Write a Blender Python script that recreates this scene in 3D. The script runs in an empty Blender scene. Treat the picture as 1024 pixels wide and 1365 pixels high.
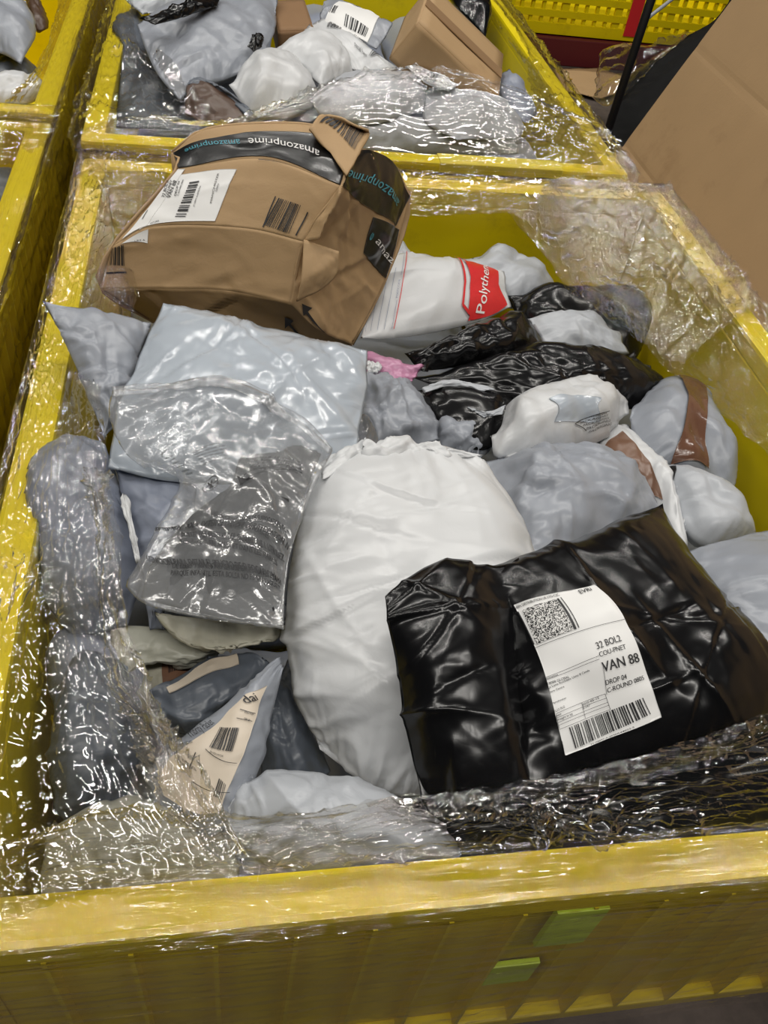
import bpy, bmesh, math, random
import numpy as np
from mathutils import Matrix, Vector

# ------------------------------------------------------------------ camera, world, lights, exposure
scene = bpy.context.scene
COL = scene.collection
ZR = 0.50                                    # height of the bin rims above the floor
FPX, CX, CY = 1150.0, 512.0, 682.5           # focal length in pixels of a 1024x1365 frame
CAM = np.array([-0.28317643, -0.21589275, 0.63871536 + ZR])
_a, _b, _c = 0.78566338, 0.17278727, -0.2587926
def _rz(t): return np.array([[math.cos(t), -math.sin(t), 0], [math.sin(t), math.cos(t), 0], [0, 0, 1]])
def _rx(t): return np.array([[1, 0, 0], [0, math.cos(t), -math.sin(t)], [0, math.sin(t), math.cos(t)]])
ROT = _rz(_c) @ _rx(_a) @ _rz(_b)
cam_data = bpy.data.cameras.new('camera')
cam_data.sensor_fit = 'HORIZONTAL'
cam_data.sensor_width = 36.0
cam_data.lens = FPX / 1024.0 * 36.0
cam_data.clip_start = 0.02
cam = bpy.data.objects.new('camera', cam_data)
M4 = np.eye(4); M4[:3, :3] = ROT; M4[:3, 3] = CAM
cam.matrix_world = Matrix(M4.tolist())
COL.objects.link(cam)
scene.camera = cam

world = bpy.data.worlds.new('world')
scene.world = world
world.use_nodes = True
world.node_tree.nodes['Background'].inputs[0].default_value = (0.75, 0.85, 1.0, 1)
world.node_tree.nodes['Background'].inputs[1].default_value = 0.02

def tube(x, y, z, rz, power, lx=0.9, ly=0.04, col=(1.0, 0.965, 0.905)):
    l = bpy.data.lights.new('ceiling_tube_offscreen', 'AREA')
    l.shape = 'RECTANGLE'; l.size = lx; l.size_y = ly
    l.energy = power; l.color = col
    o = bpy.data.objects.new('ceiling_tube_offscreen', l)
    o.location = (x, y, z); o.rotation_euler = (0, 0, rz)
    COL.objects.link(o)
for ty in (-1.1, 1.5, 4.1):                   # three even rows of alike ceiling tubes, above and outside the picture
    for tx in (-2.7, -1.5, -0.35, 0.8, 2.0): tube(tx, ty, 3.6, 0.0, 27)
scene.view_settings.view_transform = 'Standard'
scene.view_settings.look = 'None'
scene.view_settings.gamma = 1.0
scene.view_settings.use_curve_mapping = False
scene.view_settings.exposure = -0.55
scene.cycles.transparent_max_bounces = 24
scene.cycles.max_bounces = 8
scene.cycles.sample_clamp_indirect = 4.0
scene.cycles.caustics_reflective = False

# ------------------------------------------------------------------ projection helpers
def at(x, y, z):
    """point on the photograph's sight line (x, y) at height z above the rims"""
    d = ROT @ np.array([(x - CX) / FPX, -(y - CY) / FPX, -1.0])
    return CAM + (z + ZR - CAM[2]) / d[2] * d
def ats(px, z):
    px = np.asarray(px, float); z = np.asarray(z, float)
    d = np.stack([(px[..., 0] - CX) / FPX, -(px[..., 1] - CY) / FPX, -np.ones(px.shape[:-1])], -1) @ ROT.T
    return CAM + ((z + ZR - CAM[2]) / d[..., 2])[..., None] * d
def aty(x, y, Y):
    d = ROT @ np.array([(x - CX) / FPX, -(y - CY) / FPX, -1.0])
    return CAM + (Y - CAM[1]) / d[1] * d
def topx(P):
    q = (np.asarray(P) - CAM) @ ROT
    return np.stack([CX + FPX * q[..., 0] / -q[..., 2], CY - FPX * q[..., 1] / -q[..., 2]], -1)

# ------------------------------------------------------------------ noise
_tab = np.random.RandomState(7)
_perm = _tab.permutation(1024)
_grad = _tab.normal(size=(1024, 2)); _grad /= np.linalg.norm(_grad, axis=1)[:, None]
def pn(x, y, seed=0):
    x = np.asarray(x, float) + seed * 17.31; y = np.asarray(y, float) + seed * 9.77
    xi = np.floor(x).astype(int); yi = np.floor(y).astype(int); xf = x - xi; yf = y - yi
    s = xf * xf * xf * (xf * (xf * 6 - 15) + 10); t = yf * yf * yf * (yf * (yf * 6 - 15) + 10)
    def g(a, b, fx, fy):
        G = _grad[_perm[(_perm[(xi + a) % 1024] + yi + b) % 1024]]
        return G[..., 0] * fx + G[..., 1] * fy
    n0 = g(0, 0, xf, yf) * (1 - s) + g(1, 0, xf - 1, yf) * s
    n1 = g(0, 1, xf, yf - 1) * (1 - s) + g(1, 1, xf - 1, yf - 1) * s
    return (n0 * (1 - t) + n1 * t) * 1.5
def ridge(x, y, seed=0):
    return 1.0 - np.minimum(1.0, np.abs(pn(x, y, seed)) * 2.2)
def sstep(a, b, x):
    t = np.clip((x - a) / (b - a), 0, 1); return t * t * (3 - 2 * t)

# ------------------------------------------------------------------ materials
MAT = {}
def nt(name):
    m = bpy.data.materials.new(name); m.use_nodes = True
    t = m.node_tree; MAT[name] = m
    return m, t, t.nodes['Principled BSDF']
def node(t, kind, **kw):
    n = t.nodes.new(kind)
    for k, v in kw.items():
        if k in n.inputs: n.inputs[k].default_value = v
        else: setattr(n, k, v)
    return n
def plastic(name, col, rough=0.3, bump=0.25, scale=40, var=0.12, detail=3.0, coat=0.0, spec=0.5, stain=None, trans=0.0):
    m, t, b = nt(name)
    b.inputs['Roughness'].default_value = rough
    b.inputs['Specular IOR Level'].default_value = spec
    b.inputs['Coat Weight'].default_value = coat
    b.inputs['Coat Roughness'].default_value = 0.12
    uv = node(t, 'ShaderNodeTexCoord')
    nz = node(t, 'ShaderNodeTexNoise', Scale=9.0, Detail=4.0)
    t.links.new(uv.outputs['UV'], nz.inputs['Vector'])
    mx = node(t, 'ShaderNodeMix', data_type='RGBA')
    mx.inputs[6].default_value = (*[c * (1 - var) for c in col], 1)
    mx.inputs[7].default_value = (*[min(1, c * (1 + var)) for c in col], 1)
    t.links.new(nz.outputs['Fac'], mx.inputs[0])
    last = mx.outputs[2]
    if stain:
        n2 = node(t, 'ShaderNodeTexNoise', Scale=stain[1], Detail=6.0, Roughness=0.7)
        t.links.new(uv.outputs['UV'], n2.inputs['Vector'])
        r = node(t, 'ShaderNodeValToRGB'); r.color_ramp.elements[0].position = 0.56; r.color_ramp.elements[1].position = 0.72
        t.links.new(n2.outputs['Fac'], r.inputs['Fac'])
        m2 = node(t, 'ShaderNodeMix', data_type='RGBA'); m2.inputs[7].default_value = (*stain[0], 1)
        mm = node(t, 'ShaderNodeMath', operation='MULTIPLY'); mm.inputs[1].default_value = stain[2]
        t.links.new(r.outputs['Color'], mm.inputs[0]); t.links.new(mm.outputs[0], m2.inputs[0])
        t.links.new(last, m2.inputs[6]); last = m2.outputs[2]
    t.links.new(last, b.inputs['Base Color'])
    if bump:
        w = node(t, 'ShaderNodeTexNoise', Scale=scale * .7, Detail=detail, Distortion=0.8)
        t.links.new(uv.outputs['UV'], w.inputs['Vector'])
        v = node(t, 'ShaderNodeTexVoronoi', feature='DISTANCE_TO_EDGE', Scale=scale * 0.5)
        wr = node(t, 'ShaderNodeMix', data_type='VECTOR'); wr.inputs[0].default_value = 0.06
        t.links.new(uv.outputs['UV'], wr.inputs[4]); t.links.new(w.outputs['Color'], wr.inputs[5])
        t.links.new(wr.outputs[1], v.inputs['Vector'])
        pw = node(t, 'ShaderNodeMath', operation='POWER'); pw.inputs[1].default_value = 0.9
        t.links.new(v.outputs['Distance'], pw.inputs[0])
        ad = node(t, 'ShaderNodeMath', operation='ADD')
        t.links.new(w.outputs['Fac'], ad.inputs[0]); t.links.new(pw.outputs[0], ad.inputs[1])
        bp = node(t, 'ShaderNodeBump', Strength=bump * .6, Distance=0.003)
        t.links.new(ad.outputs[0], bp.inputs['Height']); t.links.new(bp.outputs['Normal'], b.inputs['Normal'])
    return m
plastic('mailer_grey', (0.29, 0.31, 0.35), 0.33, 0.30)
plastic('mailer_bluegrey', (0.235, 0.26, 0.325), 0.38, 0.18, 40)
plastic('mailer_pale', (0.42, 0.465, 0.52), 0.20, 0.15, 30, coat=0.3)
plastic('mailer_light', (0.42, 0.44, 0.47), 0.35, 0.3)
plastic('mailer_white', (0.60, 0.61, 0.62), 0.32, 0.25, 40, var=0.05)
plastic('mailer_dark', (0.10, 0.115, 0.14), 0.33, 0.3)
plastic('mailer_black', (0.0045, 0.0045, 0.005), 0.22, 0.15, 30, coat=0.0, spec=.42)
plastic('mailer_olive', (0.38, 0.38, 0.32), 0.35, 0.25)
plastic('mailer_cream', (0.52, 0.50, 0.40), 0.35, 0.25)
plastic('mailer_pink', (0.52, 0.24, 0.38), 0.3, 0.3)
plastic('brown_paper', (0.17, 0.09, 0.055), 0.3, 0.3, var=0.15)
plastic('brown_tape', (0.13, 0.062, 0.038), 0.16, 0.35, 70, coat=0.5)
plastic('cardboard', (0.41, 0.272, 0.142), 0.62, 0.12, 90, var=0.07, spec=0.25, stain=((0.2, 0.11, 0.05), 5.0, 0.35))
plastic('cardboard_dark', (0.24, 0.14, 0.07), 0.65, 0.12, 90, var=0.07, spec=0.2)
plastic('black_tape', (0.008, 0.008, 0.008), 0.3, 0.3, 40, coat=0.15)
plastic('label_paper', (0.80, 0.795, 0.78), 0.42, 0.12, 30, var=0.03)
plastic('label_cream', (0.60, 0.52, 0.42), 0.42, 0.12, 30, var=0.04)
plastic('ink_black', (0.012, 0.012, 0.014), 0.45, 0)
plastic('ink_grey', (0.12, 0.12, 0.13), 0.45, 0)
plastic('ink_blue', (0.12, 0.16, 0.30), 0.4, 0)
plastic('ink_cyan', (0.06, 0.30, 0.38), 0.4, 0)
plastic('ink_white', (0.75, 0.74, 0.72), 0.4, 0)
plastic('ink_red', (0.62, 0.025, 0.03), 0.3, 0.1)
plastic('yellow_plastic', (0.74, 0.585, 0.001), 0.42, 0.06, 25, var=0.08, spec=.3, stain=((0.38, 0.27, 0.01), 7.0, 0.4))
plastic('brown_dark', (0.075, 0.042, 0.026), 0.35, 0.3, var=0.15)
plastic('yellow_light', (0.74, 0.62, 0.03), 0.4, 0.05, 25, var=0.06)
plastic('lime_green', (0.58, 0.78, 0.04), 0.4, 0.05, 25, var=0.06)
plastic('dark_red', (0.10, 0.006, 0.008), 0.6, 0.1)
plastic('black_metal', (0.006, 0.006, 0.007), 0.45, 0)
plastic('steel_grey', (0.35, 0.36, 0.38), 0.35, 0)
plastic('black_rubber', (0.006, 0.006, 0.006), 0.75, 0.1, spec=.15)
plastic('dark_contents', (0.035, 0.038, 0.042), 0.5, 0.25)

# speckled two-dimensional code patch
m, t, b = nt('speckle_code')
uv = node(t, 'ShaderNodeTexCoord'); wn = node(t, 'ShaderNodeTexWhiteNoise', noise_dimensions='2D')
sc_ = node(t, 'ShaderNodeVectorMath', operation='SCALE'); sc_.inputs['Scale'].default_value = 46.0
fl = node(t, 'ShaderNodeVectorMath', operation='FLOOR')
t.links.new(uv.outputs['UV'], sc_.inputs[0]); t.links.new(sc_.outputs[0], fl.inputs[0]); t.links.new(fl.outputs[0], wn.inputs['Vector'])
gt = node(t, 'ShaderNodeMath', operation='GREATER_THAN'); gt.inputs[1].default_value = 0.5
t.links.new(wn.outputs['Value'], gt.inputs[0])
mx = node(t, 'ShaderNodeMix', data_type='RGBA'); mx.inputs[6].default_value = (0.02, 0.02, 0.02, 1); mx.inputs[7].default_value = (0.7, 0.69, 0.67, 1)
t.links.new(gt.outputs[0], mx.inputs[0]); t.links.new(mx.outputs[2], b.inputs['Base Color']); b.inputs['Roughness'].default_value = 0.45

def clear_film(name, haze, tint, rough, bump, fu, fv, gloss=0.06, hazecol=(0.8, 0.8, 0.8), bdist=0.003):
    m, t, b = nt(name)
    t.nodes.remove(b)
    out = [n for n in t.nodes if n.type == 'OUTPUT_MATERIAL'][0]
    uv = node(t, 'ShaderNodeTexCoord')
    mp = node(t, 'ShaderNodeMapping'); mp.inputs['Scale'].default_value = (fu, fv, 1)
    t.links.new(uv.outputs['UV'], mp.inputs['Vector'])
    n1 = node(t, 'ShaderNodeTexNoise', Scale=1.0, Detail=3.0, Distortion=0.6); t.links.new(mp.outputs[0], n1.inputs['Vector'])
    n2 = node(t, 'ShaderNodeTexNoise', Scale=70.0, Detail=2.0, Distortion=1.5); t.links.new(uv.outputs['UV'], n2.inputs['Vector'])
    ad = node(t, 'ShaderNodeMath', operation='ADD'); t.links.new(n1.outputs['Fac'], ad.inputs[0]); t.links.new(n2.outputs['Fac'], ad.inputs[1])
    bp = node(t, 'ShaderNodeBump', Strength=bump, Distance=bdist); t.links.new(ad.outputs[0], bp.inputs['Height'])
    tr = node(t, 'ShaderNodeBsdfTransparent'); tr.inputs[0].default_value = (*tint, 1)
    gl = node(t, 'ShaderNodeBsdfGlossy', Roughness=rough); gl.inputs['Color'].default_value = (1, 1, 1, 1); t.links.new(bp.outputs[0], gl.inputs['Normal'])
    df = node(t, 'ShaderNodeBsdfDiffuse'); df.inputs['Color'].default_value = (*hazecol, 1)
    tl = node(t, 'ShaderNodeBsdfTranslucent'); tl.inputs['Color'].default_value = (*hazecol, 1)
    mh = node(t, 'ShaderNodeMixShader'); mh.inputs[0].default_value = 0.5
    t.links.new(df.outputs[0], mh.inputs[1]); t.links.new(tl.outputs[0], mh.inputs[2])
    fr = node(t, 'ShaderNodeFresnel', IOR=1.5); t.links.new(bp.outputs[0], fr.inputs['Normal'])
    ge = node(t, 'ShaderNodeNewGeometry'); io = node(t, 'ShaderNodeMix', data_type='FLOAT')      # a thin sheet has no inside: same reflectance from both faces
    io.inputs[2].default_value = 1.5; io.inputs[3].default_value = 1 / 1.5
    t.links.new(ge.outputs['Backfacing'], io.inputs[0]); t.links.new(io.outputs[0], fr.inputs['IOR'])
    fa = node(t, 'ShaderNodeMath', operation='ADD', use_clamp=True); fa.inputs[1].default_value = gloss; t.links.new(fr.outputs[0], fa.inputs[0])
    m1 = node(t, 'ShaderNodeMixShader'); m1.inputs[0].default_value = haze
    t.links.new(tr.outputs[0], m1.inputs[1]); t.links.new(mh.outputs[0], m1.inputs[2])
    m2 = node(t, 'ShaderNodeMixShader'); t.links.new(fa.outputs[0], m2.inputs[0])
    t.links.new(m1.outputs[0], m2.inputs[1]); t.links.new(gl.outputs[0], m2.inputs[2])
    t.links.new(m2.outputs[0], out.inputs['Surface'])
    return m
clear_film('stretch_film', 0.014, (0.97, 0.96, 0.94), 0.045, 0.10, 9, 110, gloss=0.09)
clear_film('stretch_film_thin', 0.008, (0.98, 0.975, 0.96), 0.045, 0.10, 9, 110, gloss=0.05)
clear_film('stretch_film_taut', 0.018, (0.95, 0.93, 0.89), 0.05, 0.14, 5, 160, gloss=0.06)
clear_film('frosted_bag', 0.20, (0.92, 0.93, 0.94), 0.14, 0.12, 25, 25, gloss=0.02)
clear_film('frosted_clear', 0.10, (0.95, 0.95, 0.95), 0.12, 0.35, 25, 25, gloss=0.02)
clear_film('milky_bag', 0.55, (0.93, 0.95, 0.95), 0.2, 0.3, 30, 30, hazecol=(0.8, 0.84, 0.85))

# concrete floor
m, t, b = nt('floor_concrete')
tc = node(t, 'ShaderNodeTexCoord'); nz = node(t, 'ShaderNodeTexNoise', Scale=6.0, Detail=8.0, Roughness=0.65)
t.links.new(tc.outputs['Object'], nz.inputs['Vector'])
rp = node(t, 'ShaderNodeValToRGB'); rp.color_ramp.elements[0].color = (0.03, 0.022, 0.018, 1); rp.color_ramp.elements[1].color = (0.13, 0.10, 0.085, 1)
rp.color_ramp.elements[0].position = 0.35; rp.color_ramp.elements[1].position = 0.7
t.links.new(nz.outputs['Fac'], rp.inputs['Fac']); t.links.new(rp.outputs[0], b.inputs['Base Color']); b.inputs['Roughness'].default_value = 0.7

# ------------------------------------------------------------------ object helpers
def link(name, me, loc, parent=None, mat=None):
    o = bpy.data.objects.new(name, me); COL.objects.link(o)
    if parent is not None: o.parent = parent
    else: o.location = loc
    if mat: me.materials.append(MAT[mat])
    return o
def tag(o, label, cat, group=None):
    o['label'] = label; o['category'] = cat
    if group: o['group'] = group
    return o
def thing(name, label, cat, loc, group=None):
    o = bpy.data.objects.new(name, None); COL.objects.link(o); o.location = loc
    o.empty_display_size = 0.05
    return tag(o, label, cat, group)
def mesh(name, V, F, uvs=None, smooth=True):
    me = bpy.data.meshes.new(name)
    me.from_pydata([tuple(v) for v in V], [], [tuple(int(i) for i in f) for f in F])
    if uvs is not None:
        l = me.uv_layers.new(name='UVMap')
        idx = np.zeros(len(me.loops), dtype=np.int32); me.loops.foreach_get('vertex_index', idx)
        l.data.foreach_set('uv', np.asarray(uvs, dtype=np.float32)[idx].ravel())
    if smooth: me.polygons.foreach_set('use_smooth', np.ones(len(me.polygons), bool))
    me.update()
    return me
def grid_faces(n, m, off=0, flip=False):
    i, j = np.meshgrid(np.arange(n - 1), np.arange(m - 1), indexing='ij')
    a = (i * m + j).ravel() + off
    f = np.stack([a, a + m, a + m + 1, a + 1], 1)
    return f[:, ::-1] if flip else f
def box_bm(bm, x0, x1, y0, y1, z0, z1):
    v = [bm.verts.new(p) for p in ((x0, y0, z0), (x1, y0, z0), (x1, y1, z0), (x0, y1, z0), (x0, y0, z1), (x1, y0, z1), (x1, y1, z1), (x0, y1, z1))]
    for f in ((0, 3, 2, 1), (4, 5, 6, 7), (0, 1, 5, 4), (1, 2, 6, 5), (2, 3, 7, 6), (3, 0, 4, 7)): bm.faces.new([v[i] for i in f])
    return v
def bm_mesh(name, bm, bevel=0.0, seg=2):
    if bevel: bmesh.ops.bevel(bm, geom=list(bm.edges), offset=bevel, segments=seg, affect='EDGES', profile=0.6)
    bmesh.ops.recalc_face_normals(bm, faces=bm.faces)
    me = bpy.data.meshes.new(name); bm.to_mesh(me); bm.free()
    uvl = me.uv_layers.new(name='UVMap')
    for p in me.polygons:
        n = p.normal; ax = max(range(3), key=lambda k: abs(n[k]))
        u, v = [k for k in range(3) if k != ax]
        for li in p.loop_indices:
            co = me.vertices[me.loops[li].vertex_index].co; uvl.data[li].uv = (co[u], co[v])
    return me
def solid_box(name, x0, x1, y0, y1, z0, z1, mat, parent=None, bevel=0.004, loc=(0, 0, 0)):
    bm = bmesh.new(); L = loc
    box_bm(bm, x0 - L[0], x1 - L[0], y0 - L[1], y1 - L[1], z0 - L[2], z1 - L[2])
    me = bm_mesh(name, bm, bevel)
    return link(name, me, loc, parent, mat)

# ------------------------------------------------------------------ surfaces: outline in the photograph + heights -> grid
def resample(pts, n):
    pts = np.asarray(pts, float)
    if len(pts) > 2:                                   # gentle Catmull-Rom
        out = []
        ext = np.vstack([2 * pts[0] - pts[1], pts, 2 * pts[-1] - pts[-2]])
        for k in range(len(pts) - 1):
            p0, p1, p2, p3 = ext[k:k + 4]
            for s in np.linspace(0, 1, 8, endpoint=False):
                out.append(0.5 * (2 * p1 + (p2 - p0) * s + (2 * p0 - 5 * p1 + 4 * p2 - p3) * s * s + (3 * p1 - p0 - 3 * p2 + p3) * s ** 3))
        out.append(pts[-1]); pts = 0.6 * np.array(out) + 0.4 * np.array([np.array(o) for o in out])
    d = np.r_[0, np.cumsum(np.linalg.norm(np.diff(pts, axis=0), axis=1))]
    s = np.linspace(0, d[-1], n)
    return np.stack([np.interp(s, d, pts[:, k]) for k in range(pts.shape[1])], 1)
def coons(top, right, bottom, left, n, m):
    """top TL->TR, right TR->BR, bottom BL->BR, left TL->BL; result [row v (n), col u (m)]"""
    T, B = resample(top, m), resample(bottom, m); L, R = resample(left, n), resample(right, n)
    u = np.linspace(0, 1, m)[None, :, None]; v = np.linspace(0, 1, n)[:, None, None]
    return ((1 - v) * T[None] + v * B[None] + (1 - u) * L[:, None] + u * R[:, None]
            - ((1 - u) * (1 - v) * T[0] + u * (1 - v) * T[-1] + (1 - u) * v * B[0] + u * v * B[-1]))
def sides(o, c):
    """closed clockwise outline starting at TL, c = indices of TR, BR, BL"""
    o = [tuple(p) for p in o]; a, b, d = c
    return o[0:a + 1], o[a:b + 1], (o[b:d + 1])[::-1], (o[d:] + [o[0]])[::-1]
def normals(P):
    a = np.gradient(P, axis=0); b = np.gradient(P, axis=1)
    n = np.cross(a, b); l = np.linalg.norm(n, axis=2, keepdims=True)
    return n / np.maximum(l, 1e-12)
def blur(P, k=1):
    for _ in range(k):
        Q = np.pad(P, ((1, 1), (1, 1), (0, 0)), mode='edge')
        P = (Q[1:-1, 1:-1] * 4 + Q[:-2, 1:-1] * 2 + Q[2:, 1:-1] * 2 + Q[1:-1, :-2] * 2 + Q[1:-1, 2:] * 2 + Q[:-2, :-2] + Q[2:, :-2] + Q[:-2, 2:] + Q[2:, 2:]) / 16
    return P
def crumple(P, slack, iters=110, anchor=0.02, seed=0, aniso=(1, 1), bend=0.35, edge=0.25, fine=0):
    """slack film buckles: position-based stretch, shear and bend constraints on a grid with spare material"""
    rs = np.random.RandomState(seed); n, m, _ = P.shape
    N = normals(P)
    du = np.linalg.norm(P[:, 1:] - P[:, :-1], axis=2).mean(); 
    gi, gj = np.meshgrid(np.arange(n), np.arange(m), indexing='ij')
    S = slack * (0.55 + 0.9 * np.clip(0.5 + pn(gi / 13.0, gj / 13.0, seed), 0, 1.2))
    X = P + N * (rs.normal(size=(n, m, 1)) * du * 0.35 + (pn(gi / 5.0, gj / 5.0, seed + 3) * du * 0.9)[..., None])
    cons = []
    for (di, dj, w, an) in ((0, 1, 1, aniso[0]), (1, 0, 1, aniso[1]), (1, 1, .7, sum(aniso) / 2), (1, -1, .7, sum(aniso) / 2), (0, 2, bend, aniso[0]), (2, 0, bend, aniso[1])):
        if dj >= 0: A = (slice(0, n - di), slice(0, m - dj)); B = (slice(di, n), slice(dj, m))
        else: A = (slice(0, n - di), slice(-dj, m)); B = (slice(di, n), slice(0, m + dj))
        rest = np.linalg.norm(P[B] - P[A], axis=2) * (1 + an * 0.5 * (S[A] + S[B]))
        cons.append((A, B, rest, w))
    K = np.full((n, m, 1), anchor); K[[0, -1], :] = edge; K[:, [0, -1]] = edge
    for it in range(iters):
        D = np.zeros_like(X)
        for A, B, rest, w in cons:
            d = X[B] - X[A]; L = np.sqrt((d * d).sum(2)) + 1e-9
            c = (w * 0.5 * (1 - rest / L))[..., None] * d
            D[A] += c; D[B] -= c
        X = X + 0.30 * D
        X += K * (P - X)
    return X
def creases(P, n, amp, seed, width=(0.006, 0.02), length=(0.03, 0.12)):
    """sharp straight folds pressed into the sheet"""
    rs = np.random.RandomState(seed + 91); N = normals(P); H = np.zeros(P.shape[:2])
    C = P.reshape(-1, 3).mean(0)
    a = P[P.shape[0] // 2, -1] - P[P.shape[0] // 2, 0]; a /= np.linalg.norm(a)
    b_ = np.cross(N.reshape(-1, 3).mean(0), a); b_ /= np.linalg.norm(b_)
    x = (P - C) @ a; y = (P - C) @ b_
    for k in range(n):
        i, j = rs.randint(P.shape[0]), rs.randint(P.shape[1]); th = rs.uniform(0, math.pi)
        dx, dy = x - x[i, j], y - y[i, j]
        s = dx * math.cos(th) + dy * math.sin(th); d = -dx * math.sin(th) + dy * math.cos(th)
        d = d + 0.15 * s * s / 0.05 * rs.uniform(-1, 1)
        w = rs.uniform(*width); l = rs.uniform(*length)
        prof = np.exp(-np.abs(d) / w) if rs.rand() < 0.6 else np.tanh(d / (w * 0.5)) * np.exp(-np.abs(d) / (2.5 * w))
        H += amp * rs.uniform(-0.6, 1.0) * prof * np.exp(-(s / l) ** 2)
    return P + N * H[..., None]

def facet(x, y, seed=0, warp=0.35):
    """piecewise flat facets with sharp folds between them, as in crumpled film"""
    wx = x + warp * pn(x * .8, y * .8, seed + 31); wy = y + warp * pn(x * .8, y * .8, seed + 47)
    i = np.floor(wx).astype(int); j = np.floor(wy).astype(int); f = wx - i; g = wy - j
    h = lambda a, b_: _hash[_perm[(_perm[(i + a + seed * 13) % 1024] + j + b_) % 1024]]
    h00, h10, h01, h11 = h(0, 0), h(1, 0), h(0, 1), h(1, 1)
    d = _hash[_perm[(_perm[(i + 5 + seed * 7) % 1024] + j + 11) % 1024]] > 0
    A = np.where(f > g, h00 + f * (h10 - h00) + g * (h11 - h10), h00 + g * (h01 - h00) + f * (h11 - h01))
    B = np.where(f + g < 1, h00 + f * (h10 - h00) + g * (h01 - h00), h11 + (1 - f) * (h01 - h11) + (1 - g) * (h10 - h11))
    return np.where(d, A, B)
_hash = _tab.uniform(-1, 1, 1024)
def facets(P, amp, size, seed, ratio=2.2, theta=None):
    N = normals(P); C = P.reshape(-1, 3).mean(0)
    a = P[P.shape[0] // 2, -1] - P[P.shape[0] // 2, 0]; a /= np.linalg.norm(a)
    b_ = np.cross(N.reshape(-1, 3).mean(0), a); b_ /= np.linalg.norm(b_)
    x0 = (P - C) @ a + 7.0; y0 = (P - C) @ b_ + 7.0; H = 0
    rs = np.random.RandomState(seed + 5)
    for k, (s, w) in enumerate(((1.0, 1.0), (0.5, 0.5), (0.22, 0.2))):
        th = (rs.uniform(0, math.pi) if theta is None else theta + rs.uniform(-.3, .3))
        x = x0 * math.cos(th) + y0 * math.sin(th); y = -x0 * math.sin(th) + y0 * math.cos(th)
        H = H + w * facet(x / (size * s * ratio), y / (size * s), seed + k * 3)
    mask = 0.55 + 0.9 * np.clip(pn(x0 * 9, y0 * 9, seed + 2) + .4, 0, 1)
    return P + N * (amp * H * mask)[..., None]
def upsample(P, n, m):
    """smooth (cubic) resampling of a grid"""
    def one(A, k):
        N0 = A.shape[0]; t = np.linspace(0, N0 - 1, k); i = np.clip(np.floor(t).astype(int), 0, N0 - 2); f = (t - i)[:, None, None]
        E = np.concatenate([2 * A[:1] - A[1:2], A, 2 * A[-1:] - A[-2:-1]]); p0, p1, p2, p3 = E[i], E[i + 1], E[i + 2], E[i + 3]
        return 0.5 * (2 * p1 + (p2 - p0) * f + (2 * p0 - 5 * p1 + 4 * p2 - p3) * f * f + (3 * p1 - p0 - 3 * p2 + p3) * f ** 3)
    return one(one(P, n).transpose(1, 0, 2), m).transpose(1, 0, 2)

class Surf:
    """a sheet grid [v, u] in world space that decals can be laid on"""
    def __init__(s, P):
        s.P = P
    def prep(s):
        n, m, _ = s.P.shape; k = 4
        vi = np.linspace(0, n - 1, (n - 1) * k + 1); ui = np.linspace(0, m - 1, (m - 1) * k + 1)
        V, U = np.meshgrid(vi, ui, indexing='ij')
        s.fine = np.stack([U, V], -1).reshape(-1, 2); s.px = topx(s.sample(U, V)).reshape(-1, 2)
    def sample(s, U, V):
        n, m, _ = s.P.shape
        U = np.clip(U, 0, m - 1.0001); V = np.clip(V, 0, n - 1.0001)
        i = np.floor(V).astype(int); j = np.floor(U).astype(int); f = (V - i)[..., None]; g = (U - j)[..., None]
        P = s.P
        return (P[i, j] * (1 - f) * (1 - g) + P[i + 1, j] * f * (1 - g) + P[i, j + 1] * (1 - f) * g + P[i + 1, j + 1] * f * g)
    def find(s, p):
        if not hasattr(s, 'px'): s.prep()
        p = np.asarray(p, float); uv = s.fine[np.argmin(((s.px - p) ** 2).sum(1))].copy()
        g = lambda q: topx(s.sample(np.array(q[0]), np.array(q[1])))
        for _ in range(2):
            n, m, _k = s.P.shape; h = .35
            c = np.clip(uv, h, [m - 1.01 - h, n - 1.01 - h])
            J = np.stack([(g(c + [h, 0]) - g(c - [h, 0])) / (2 * h), (g(c + [0, h]) - g(c - [0, h])) / (2 * h)], 1)
            if abs(np.linalg.det(J)) < .5: break
            uv = np.clip(uv + np.clip(np.linalg.solve(J, p - g(uv)), -.5, .5), 0, [m - 1, n - 1])
        return uv
def homography(q):
    """pixel quad TL,TR,BR,BL -> unit square"""
    A = []
    for (x, y), (u, v) in zip(q, ((0, 0), (1, 0), (1, 1), (0, 1))):
        A.append([x, y, 1, 0, 0, 0, -u * x, -u * y, -u]); A.append([0, 0, 0, x, y, 1, -v * x, -v * y, -v])
    h = np.linalg.svd(np.array(A))[2][-1].reshape(3, 3)
    return h

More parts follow.
